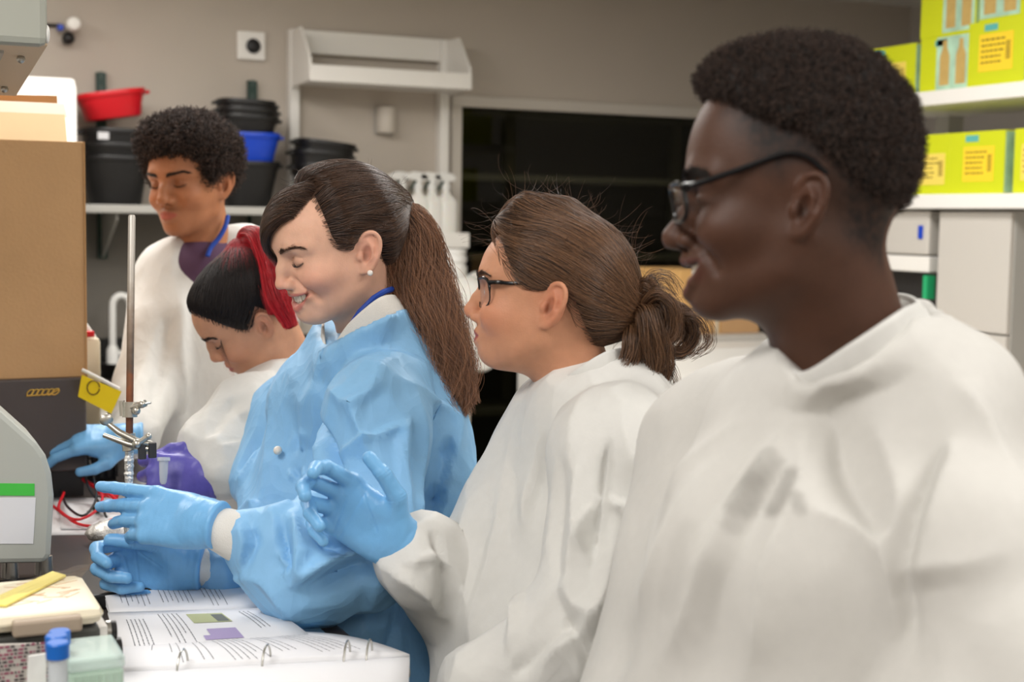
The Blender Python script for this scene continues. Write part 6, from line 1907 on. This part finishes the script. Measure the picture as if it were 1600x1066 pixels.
# ================================================================= 3  teacher in blue
def build_teacher():
    neck = P(585, 545, 2.10)
    hip = np.array((neck[0] + .06, neck[1] - .02))
    root = empty('person', (hip[0], hip[1], 0), 'smiling person in pale blue gown with long brown ponytail, pointing with gloved hands', 'person', 'people in lab gowns at the bench')
    rs = np.random.RandomState(13)
    h = dict(skin=(226, 178, 152), lipc=(192, 112, 104), dark=(150, 96, 78), blush=(226, 136, 116), hair=(44, 28, 20), smile=1.15, open=1.0, eye_open=.0,
             nose_w=.88, nose_l=1.06, lip=.58, jaw_w=.93, chin=.002, jaw_l=-.004, mz=-.035, blush_a=.55, ear_a=.35, ear=1.02)
    H = Head(h, (576, 393), 1.985, 29, 21, -7, .93)
    legs = legs_for(hip, (-1, -.2), root)
    person_body(H, M_skin, root, neck, [(neck + (0, 0, -.06), .05), (np.array((hip[0], hip[1], 1.0)), .10)],
                [[P(600, 620, 2.01), P(575, 850, 1.875), P(335, 826, 1.82)], [P(490, 610, 2.20), P(434, 800, 2.15), P(318, 885, 1.955)]], legs, .0021, nk=(.044, .050))
    teeth(H, root, M_teeth, 1.0)
    brows(H, root, M_brown, rs, 220, .55, w=.0010)
    lashes(H, root, M_hairblack, 60)
    cap = H.poly([(380, 250, 1.99), (470, 300, 1.99), (476, 312, 1.98), (490, 342, 1.97), (506, 373, 1.965), (526, 394, 1.965), (552, 394, 1.97), (562, 368, 1.975), (590, 366, 1.985), (600, 395, 1.99), (608, 430, 2.01), (640, 470, 2.05), (800, 480, 2.05), (800, 100, 2.05), (380, 100, 1.99)])
    tie = np.array((-.112, 0, .042))
    def hf(p, ins=0.0):
        return combed_cap(p, cap, .002, .015, lambda q: cone(q, (-.065, 0, .042), tie, .052, .02), inset=ins)
    o, V, F = cap_hair(H, hf, .0035, M_darkbase, root, lo=(-.16, -.12, -.12), shown=lambda p: hf(p, .009))
    combed(H, hf, V, F, tie, 9000, rs, M_darkbrown, o, rad=.00028, keep=lambda p: sd_poly(p[:, [0, 2]], cap) < -.0015)
    flyaways(H, hf, V, F, 50, rs, M_darkbrown, o, .03, keep=lambda p: p[:, 2] > .06)
    b = MB(); b.tube([H.w(tie + np.array((.004, 0, -.001))), H.w(tie + np.array((-.010, 0, .0)))], .0175, 16); b.build('hair_tie', M_blackplastic, root, smooth=True)
    w = lambda x, y, z: H.w((x, y, z))
    pt = [H.w(tie), P(620, 332, 2.07), P(640, 375, 2.08), P(652, 440, 2.08), P(674, 510, 2.06), P(700, 580, 2.05), P(716, 640, 2.04)]
    bb = [bundle(pt, (.014, .030, .043, .048, .042, .028, .008), 4800, rs, 28, .022, 2.3, .25, .8, frizz=.0008)]
    for k in range(7):
        dx = rs.normal() * 14
        q = [pt[0]] + [v + np.array((rs.normal()*.016, rs.normal()*.014, rs.normal()*.008)) for v in pt[1:]]
        bb.append(bundle(q, (.008, .014, .018, .020, .018, .012, .004), 300, rs, 28, .010, 3.8, .3, frizz=.0010))
    strands('ponytail_strand', np.concatenate(bb), .00025, M_midbrown, o, taper=.6)
    b = MB(); b.tube(catmull(pt, 24), [.012 + .020*math.sin(math.pi*min(1, i/20))**.8*(1 if i < 20 else .4) for i in range(24)], 12); b.build('ponytail_core', M_darkbase, o, smooth=True)
    bb = []
    n = 2600
    u = rs.rand(n, 1)
    st = np.array((.020, .040, .120)) * (1 - u) + np.array((.074, .038, .092)) * u + rs.normal(size=(n, 3)) * (.002, .003, .002)
    for _ in range(3): st = st - sgrad(skull, st) * (skull(st) - .002)[:, None]
    tg = H.l(np.array([P(410, 394, 2.06)]))[0] + rs.normal(size=(n, 3)) * (.006, .010, .010) + np.array((.004, .010, -.004)) * (u - .5) * 2
    of = rs.uniform(.003, .016, n)
    bb = [flow(skull, st, tg, 18, of, jit=rs.normal(size=(n, 18, 3)) * .03)]
    strands('fringe_strand', H.w(np.concatenate(bb).reshape(-1, 3)).reshape(n, 18, 3), .00028, M_darkbrown, o, taper=.6)
    b = MB(); b.tube([P(612, 452, 2.04), P(600, 456, 2.0), P(584, 466, 1.987), P(562, 488, 1.985), P(544, 516, 1.995), P(534, 542, 2.01)], .0042, 8); b.build('lanyard', M_lanyard, root, smooth=True)
    for px, py, dd in ((501, 567, 2.02), (434, 704, 2.06)):
        c = snap((px, py), np.array([P(px, py, dd)]), 0); b = MB(); b.ball(P(px, py, dd), (.0065, .0065, .0065), 12); b.build('snap_button', M_teeth, root, smooth=True)
    e = np.array((.0, .0765, -.0195)); b = MB(); b.ball(H.w(e + np.array((-.004, .002, -.004))), .0042, 12); b.build('earring', mat('pearl', (240, 236, 230), rough=.15, coat=.5), root, smooth=True)
    def g(p):
        d = slab(p, [([P(478, 625, 2.17), P(478, 760, 2.15), P(520, 1250, 2.1)], [.055, .068, .11]),
                     ([P(548, 640, 2.11), P(540, 800, 2.10), P(570, 1250, 2.05)], [.075, .090, .13]),
                     ([P(642, 670, 2.06), P(640, 800, 2.06), P(620, 1250, 2.05)], [.060, .066, .085])], .06)
        d = smin(d, chain(p, [P(500, 585, 2.15), P(575, 560, 2.08), P(625, 550, 2.05)], [.035, .045, .040], .03), .05)
        d = smin(d, chain(p, [P(612, 575, 2.03), P(590, 650, 1.94), P(572, 850, 1.86), P(480, 880, 1.83), P(398, 848, 1.82)], [.040, .066, .070, .068, .037], .03), .018)
        d = smin(d, chain(p, [P(500, 870, 1.84), P(468, 918, 1.86)], [.045, .032]), .05)
        d = smin(d, chain(p, [P(640, 590, 2.05), P(684, 684, 2.03), P(680, 800, 2.03), P(650, 1250, 2.05)], [.03, .038, .040, .045]), .03)
        d = smin(d, chain(p, [P(486, 590, 2.20), P(455, 640, 2.24), P(412, 745, 2.21), P(420, 850, 2.06), P(348, 886, 1.975)], [.045, .052, .044, .040, .030], .02), .02)
        d = smin(d, chain(p, [P(530, 880, 2.04), P(545, 1000, 1.98), P(552, 1110, 1.96)], [.05, .066, .072]), .05)
        d = smin(d, cone(p, np.array((hip[0], hip[1], .95)), np.array((hip[0], hip[1], .55)), .13, .19), .07)
        d = smin(d, yoke(p, COL_T, (.0, 0, -.11), .005, .07), .03)
        return smax(d, -cone(p, P(556, 478, 1.985), P(514, 556, 2.015), .030, .004), .006)
    folds = [([(508, 600), (514, 700), (508, 800)], .010, -.026), ([(500, 600), (478, 680), (470, 790)], .010, .008), ([(455, 676), (452, 740), (450, 795)], .005, .007), ([(474, 674), (472, 740), (470, 795)], .005, .006), ([(464, 680), (461, 740), (460, 795)], .005, -.007),
             ([(526, 612), (556, 650), (580, 720)], .010, .014), ([(524, 715), (580, 690), (630, 664)], .005, .009), ([(618, 560), (632, 680), (640, 800)], .007, .014), ([(548, 646), (582, 612), (600, 575)], .007, .012),
             ([(640, 600), (684, 640), (720, 664)], .008, .014), ([(702, 680), (682, 780), (662, 850)], .012, -.026), ([(718, 668), (698, 760), (676, 850)], .006, .010), ([(650, 620), (660, 720), (652, 820)], .010, .008),
             ([(372, 800), (398, 794), (424, 808)], .006, .013), ([(384, 804), (425, 850), (450, 905)], .008, -.014), ([(394, 812), (438, 872), (454, 908)], .006, .015), ([(440, 812), (450, 860), (455, 900)], .007, -.017), ([(460, 808), (470, 860), (460, 908)], .006, .018),
             ([(458, 910), (515, 876), (570, 858)], .006, .020), ([(468, 930), (540, 905), (600, 880)], .014, -.020), ([(350, 880), (400, 905), (452, 956)], .008, .008), ([(484, 812), (520, 834), (560, 826)], .008, .014), ([(500, 822), (510, 850), (545, 870)], .007, -.014),
             ([(376, 822), (380, 850), (374, 880)], .005, .007), ([(390, 824), (394, 850), (386, 885)], .005, -.009), ([(425, 640), (400, 700), (378, 740)], .007, -.008), ([(408, 690), (385, 730), (372, 760)], .006, .008), ([(430, 600), (428, 680), (420, 780)], .006, .006),
             ([(560, 960), (566, 1000), (560, 1060)], .006, .006), ([(640, 920), (610, 990), (590, 1060)], .010, -.010)]
    lo = np.array((neck[0]-.62, neck[1]-.46, .5)); hi = np.array((neck[0]+.36, neck[1]+.46, 1.42))
    gown('gown', g, lo, hi, .0046, M_blue, root, folds, crump=((8, .008), (20, .003)), bowl=((.13, .019), (.06, .008)), seed=3, stiff=(.09, 90, 35), fscale=1.5)
    collar(root, M_whitecuff, COL_T,
           [(0, -30), (0, -12), (-10, -20), (-17, -30), (-16, -24), (0, -14), (0, -14), (2, -24)], .006)
    glove('glove', P(320, 816, 1.815), -CR*.92 + CU*.13 + CF*.34, CF*.86 - CU*.50, 'L',
          [(0, 2, 2), (13, 9, 6), (22, 14, 8), (30, 18, 10)], [(.012, .018, .014), (.034, .030, .030), (.058, .028, .042), (.082, .024, .044)], M_glove, root,
          spread=(-3, 0, 4, 9), scale=.97, cuff=.024, res=.0016)
    glove('glove', P(292, 884, 1.94), -CR*.98 + CU*.10 - CF*.02, -CF*.80 + CU*.0 - CF*.1 - CU*.25, 'R',
          [(48, 62, 30), (66, 74, 40), (74, 80, 44), (78, 80, 44)], [(.010, .020, .010), (.040, .040, .024), (.070, .044, .034), (.098, .044, .036)], M_glove, root,
          spread=(4, 0, -3, -6), scale=.98, cuff=.022, res=.0016)
    for pts, r, nm in (((P(322, 818, 1.815), P(376, 840, 1.82)), (.0255, .0335), 'cuff'), ((P(296, 884, 1.94), P(340, 886, 1.965)), (.0245, .0305), 'cuff')):
        b = MB(); b.tube([pts[0] + (pts[1]-pts[0])*t for t in np.linspace(0, 1, 6)], np.linspace(r[0], r[1], 6), 28)
        b.build(nm, M_whitecuff, root, smooth=True)
    return H

# ================================================================= 4  girl with the red ponytail
def build_red():
    neck = P(455, 590, 2.52)
    hip = np.array((neck[0] + .12, neck[1] - .02))
    root = empty('person', (hip[0], hip[1], 0), 'person bending over the bench with bright red ponytail, white gown and purple glove', 'person', 'people in lab gowns at the bench')
    rs = np.random.RandomState(14)
    h = dict(skin=(204, 152, 122), lipc=(176, 96, 88), dark=(128, 80, 60), blush=(206, 126, 100), hair=(22, 15, 14), smile=.0, eye_open=.0,
             nose_w=1.0, nose_l=.88, lip=1.0, blush_a=.4, ear=.95, bridge=.4)
    H = Head(h, (414, 508), 2.40, 6, 40, -24, .89)
    legs = legs_for(hip, (-1, 0), root)
    person_body(H, M_skin, root, neck, [(neck + (.02, 0, -.06), .05), (np.array((hip[0], hip[1], 1.0)), .10)],
                [[P(425, 655, 2.42), P(365, 712, 2.34), P(330, 745, 2.24)], [P(430, 640, 2.70), P(380, 760, 2.72), P(330, 790, 2.62)]], legs, .0026, nk=(.043, .052))
    brows(H, root, M_hairblack, rs, 250, .8)
    lashes(H, root, M_hairblack, 50)
    cap = [(.200, .088), (.080, .086), (.066, .070), (.054, .048), (.040, .026), (.022, .006), (.014, -.012), (.006, .020), (-.014, .040), (-.028, .012), (-.034, -.020), (-.055, -.045), (-.2, -.05), (-.2, .3), (.2, .3)]
    tie = H.l(P(375, 388, 2.44)[None])[0]
    def hf(p, ins=0.0):
        return combed_cap(p, cap, .002, .009, lambda q: cone(q, (-.04, 0, .08), tie, .045, .015), inset=ins)
    o, V, F = cap_hair(H, hf, .004, M_blackbase, root, lo=(-.16, -.12, -.12), shown=lambda p: hf(p, .009))
    combed(H, hf, V, F, tie, 5500, rs, M_redroot, o, rad=.00034, keep=lambda p: sd_poly(p[:, [0, 2]], cap) < -.0015)
    b = MB(); b.tube([H.w(tie + np.array((.006, 0, -.008))), H.w(tie + np.array((-.004, 0, .006)))], .0165, 16); b.build('hair_tie', M_blackplastic, root, smooth=True)
    T0 = H.w(tie); px = to_px(T0)
    pt = [T0, P(386, 370, 2.44), P(407, 376, 2.42), P(424, 420, 2.395), P(436, 468, 2.375), P(456, 512, 2.37)]
    bb = [bundle(pt, (.010, .018, .024, .026, .026, .012), 2200, rs, 22, .004, 1.6, .2, .7)]
    q = [T0, P(390, 380, 2.43), P(410, 398, 2.42), P(420, 450, 2.39), P(426, 492, 2.38)]
    bb.append(bundle(q, (.010, .016, .018, .016, .006), 500, rs, 22, .003, 1.4, .2))
    strands('ponytail_strand', np.concatenate(bb), .00042, M_redhair, o, taper=.6)
    fl = [[H.w(np.array((.062, .035 + .003*k, .045)) + np.array((.030*t + .010*t*t, .012*t, -.030*t - .035*t*t*(1 + .2*k)))) for t in np.linspace(0, 1, 10)] for k in range(7)]
    strands('loose_strand', np.array(fl), .0003, M_redroot, o)
    def g(p):
        d = slab(p, [([P(440, 640, 2.5), P(455, 760, 2.5), P(500, 1150, 2.5)], [.085, .12, .14]), ([P(480, 640, 2.55), P(500, 780, 2.55), P(540, 1150, 2.5)], [.09, .12, .14])], .08)
        d = smin(d, chain(p, [P(425, 625, 2.44), P(392, 658, 2.38), P(345, 712, 2.32), P(356, 738, 2.25)], [.05, .070, .062, .040], .03), .03)
        d = smin(d, chain(p, [P(430, 640, 2.66), P(380, 760, 2.7), P(340, 785, 2.64)], [.06, .055, .04], .03), .03)
        d = smin(d, cone(p, np.array((hip[0], hip[1], .95)), np.array((hip[0], hip[1], .55)), .16, .20), .1)
        return d
    folds = [([(370, 620), (345, 660), (330, 690)], .010, -.010), ([(400, 620), (385, 680), (375, 740)], .008, .008), ([(330, 680), (350, 700), (380, 700)], .007, .007), ([(350, 640), (385, 650), (400, 660)], .008, .007)]
    lo = np.array((neck[0]-.45, neck[1]-.40, .5)); hi = np.array((neck[0]+.45, neck[1]+.42, 1.38))
    gown('gown', g, lo, hi, .007, M_white, root, folds, crump=((9, .010), (22, .003)), bowl=((.11, .016), (.05, .007)), seed=4, stiff=(.1, 60, 25), fscale=1.4)
    glove('glove', P(326, 746, 2.25), -CR*.97 + CU*.05, CF*.8 - CU*.25 - CR*.1, 'L',
          [(48, 66, 34), (58, 74, 38), (64, 78, 40), (68, 78, 40)], [(.012, .022, .008), (.044, .048, .010), (.068, .047, .016), (.092, .036, .022)], M_purple, root,
          spread=(4, 0, -4, -8), scale=.98, cuff=.016, res=.0022)
    b = MB(); b.tube([P(332, 746, 2.25), P(345, 742, 2.25), P(358, 738, 2.25)], [.029, .031, .034], 24); b.build('cuff', M_whitecuff, root, smooth=True)
    return H

# ================================================================= 5  young man at the back
def build_guy():
    neck = P(322, 400, 2.98)
    hip = np.array((neck[0] + .11, neck[1] + .03))
    root = empty('person', (hip[0], hip[1], 0), 'young person at the back with round curly black hair, open white gown over plum shirt', 'person', 'people in lab gowns at the bench')
    rs = np.random.RandomState(15)
    h = dict(skin=(176, 118, 84), lipc=(176, 92, 82), dark=(98, 58, 40), blush=(184, 110, 72), hair=(20, 15, 13), smile=.0, eye_open=.0,
             nose_w=1.15, nose_l=.98, lip=1.2, blush_a=.35, beard=.5, ear=1.0, lid_a=.45)
    H = Head(h, (353, 288), 2.92, 66, 12, 0, .97)
    legs = legs_for(hip, (-1, -.3), root)
    person_body(H, M_skin, root, neck, [(neck + (0, 0, -.06), .055), (np.array((hip[0], hip[1], 1.0)), .10)],
                [[P(265, 440, 2.97), P(232, 600, 2.86), P(200, 690, 2.68)], [P(400, 440, 3.06), P(400, 620, 3.0), P(352, 752, 2.58)]], legs, .0028, nk=(.050, .055))
    brows(H, root, M_hairblack, rs, 230, .7, w=.0009)
    lashes(H, root, M_hairblack, 50)
    cap = [(.2, .090), (.086, .090), (.066, .084), (.050, .062), (.036, .026), (.022, .014), (.008, .040), (-.026, .042), (-.036, .0), (-.05, -.045), (-.2, -.05), (-.2, .3), (.2, .3)]
    def hf(p):
        d = ell(p, (-.012, 0, .066), (.106, .096, .092))
        d = smin(d, ell(p, (.040, 0, .112), (.058, .074, .042)), .03)
        return smax(d, sd_poly(p[:, [0, 2]], cap), .014)
    def dp(V): return .007 * fbm(V * 60, 3) + .004 * pnoise(V * 25)
    o, V, F = cap_hair(H, hf, .004, M_afro, root, disp=dp, lo=(-.17, -.14, -.12), hi=(.17, .14, .23))
    curls(H, hf, V, F, 10000, root, rs, L=.016, off=-.002, rad=.0007, m=M_afro, coil=.0035)
    def g0(p):
        d = slab(p, [([P(278, 445, 2.97), P(272, 560, 2.95), P(262, 950, 2.95)], [.070, .095, .13]), ([P(365, 440, 3.02), P(355, 560, 3.0), P(345, 950, 3.0)], [.085, .115, .14])], .09)
        d = smin(d, chain(p, [P(270, 425, 2.97), P(322, 415, 2.99), P(385, 400, 3.04)], [.05, .055, .055], .03), .06)
        return d
    vn = [P(324, 352, 2.90), P(306, 410, 2.85), P(300, 500, 2.83)]
    def g(p):
        d = g0(p)
        d = smin(d, chain(p, [P(268, 430, 2.97), P(234, 600, 2.86), P(205, 682, 2.70)], [.062, .064, .042], .03), .025)
        d = smin(d, chain(p, [P(395, 430, 3.06), P(400, 620, 3.0), P(368, 748, 2.62)], [.065, .06, .040], .03), .03)
        d = smin(d, cone(p, np.array((hip[0], hip[1], .95)), np.array((hip[0], hip[1], .55)), .16, .20), .1)
        q = p.copy()
        return smax(d, -chain(p, vn, [.078, .072, .04], .01), .006)
    V, F = surface(lambda p: smax(smin(g0(p) + .010, cone(p, P(318, 416, 2.965), P(322, 450, 2.98), .066, .09), .02), p[:, 2]*-1 + 1.0, .01), np.arange(neck[0]-.35, neck[0]+.35, .009), np.arange(neck[1]-.3, neck[1]+.3, .009), np.arange(.95, 1.5, .009), smooth=2)
    mesh_obj('shirt', V, F, M_purpshirt, root)
    b = MB(); b.tube(catmull([P(356, 338, 2.94), P(352, 354, 2.92), P(342, 372, 2.91), P(330, 386, 2.90), P(324, 400, 2.89)], 20), .005, 8); b.build('lanyard', M_lanyard, root, smooth=True)
    folds = [([(285, 440), (282, 560), (285, 690)], .014, .012), ([(300, 560), (300, 640), (310, 700)], .012, -.012), ([(330, 500), (325, 600), (330, 680)], .014, .012), ([(260, 480), (250, 580), (235, 640)], .012, -.010)]
    lo = np.array((neck[0]-.55, neck[1]-.50, .5)); hi = np.array((neck[0]+.42, neck[1]+.42, 1.50))
    gown('gown', g, lo, hi, .008, M_white, root, folds, crump=((7, .010), (18, .003)), bowl=((.12, .012), (.06, .005)), seed=5, stiff=(.12, 40, 20), fscale=1.4)
    glove('glove', P(198, 686, 2.66), -CR*.96 - CU*.02 - CF*.25, -CU*.8 + CF*.5, 'R', [(20, 25, 15), (24, 28, 15), (30, 30, 15), (34, 30, 15)],
          [(.012, .020, .012), (.034, .044, .022), (.060, .052, .030), (.084, .052, .034)], M_glove, root, scale=1.0, cuff=.03, res=.0026)
    glove('glove', P(345, 752, 2.55), -CR*.98 - CU*.02 - CF*.1, -CU*.6 + CF*.7, 'L', [(40, 50, 25), (44, 54, 28), (50, 56, 30), (54, 56, 30)],
          [(.012, .020, .012), (.034, .040, .026), (.060, .042, .040), (.084, .036, .048)], M_glove, root, scale=.95, cuff=.02, res=.0026)
    return H

M_brown2 = hair_mat('golden_brown_hair', (48, 33, 24), (128, 92, 65), .36)
M_brownbase = mat('brown_hair_mass', (50, 34, 25), rough=.6)
M_darkbrown = hair_mat('dark_brown_hair', (34, 22, 17), (92, 66, 50), .34)
M_midbrown = hair_mat('chestnut_hair', (70, 45, 32), (166, 118, 86), .38)
M_darkbase = mat('dark_hair_mass', (34, 22, 17), rough=.6)
M_blackbase = mat('black_hair_mass', (20, 14, 14), rough=.5)
M_redhair = hair_mat('crimson_hair', (140, 10, 26), (214, 34, 48), .36)
M_redroot = hair_mat('dark_hair_red_ends', (22, 15, 14), (48, 30, 26), .5)
nt_ = M_redroot.node_tree; hi_ = [n for n in nt_.nodes if n.type == 'HAIR_INFO'][0]; rp_ = [n for n in nt_.nodes if n.type == 'VALTORGB'][0]
nt_.links.new(hi_.outputs['Intercept'], rp_.inputs[0])
rp_.color_ramp.elements[0].position = .50; rp_.color_ramp.elements[0].color = (*lin((26, 18, 17)), 1)
rp_.color_ramp.elements[1].position = .86; rp_.color_ramp.elements[1].color = (*lin((178, 30, 44)), 1)
M_brown = hair_mat('brown_hair', (50, 33, 24), (92, 64, 46), .4)
ONLY = 'MGTRY'
for k_, f_ in (('M', build_man), ('G', build_girl), ('T', build_teacher), ('R', build_red), ('Y', build_guy)):
    if k_ in ONLY: f_()
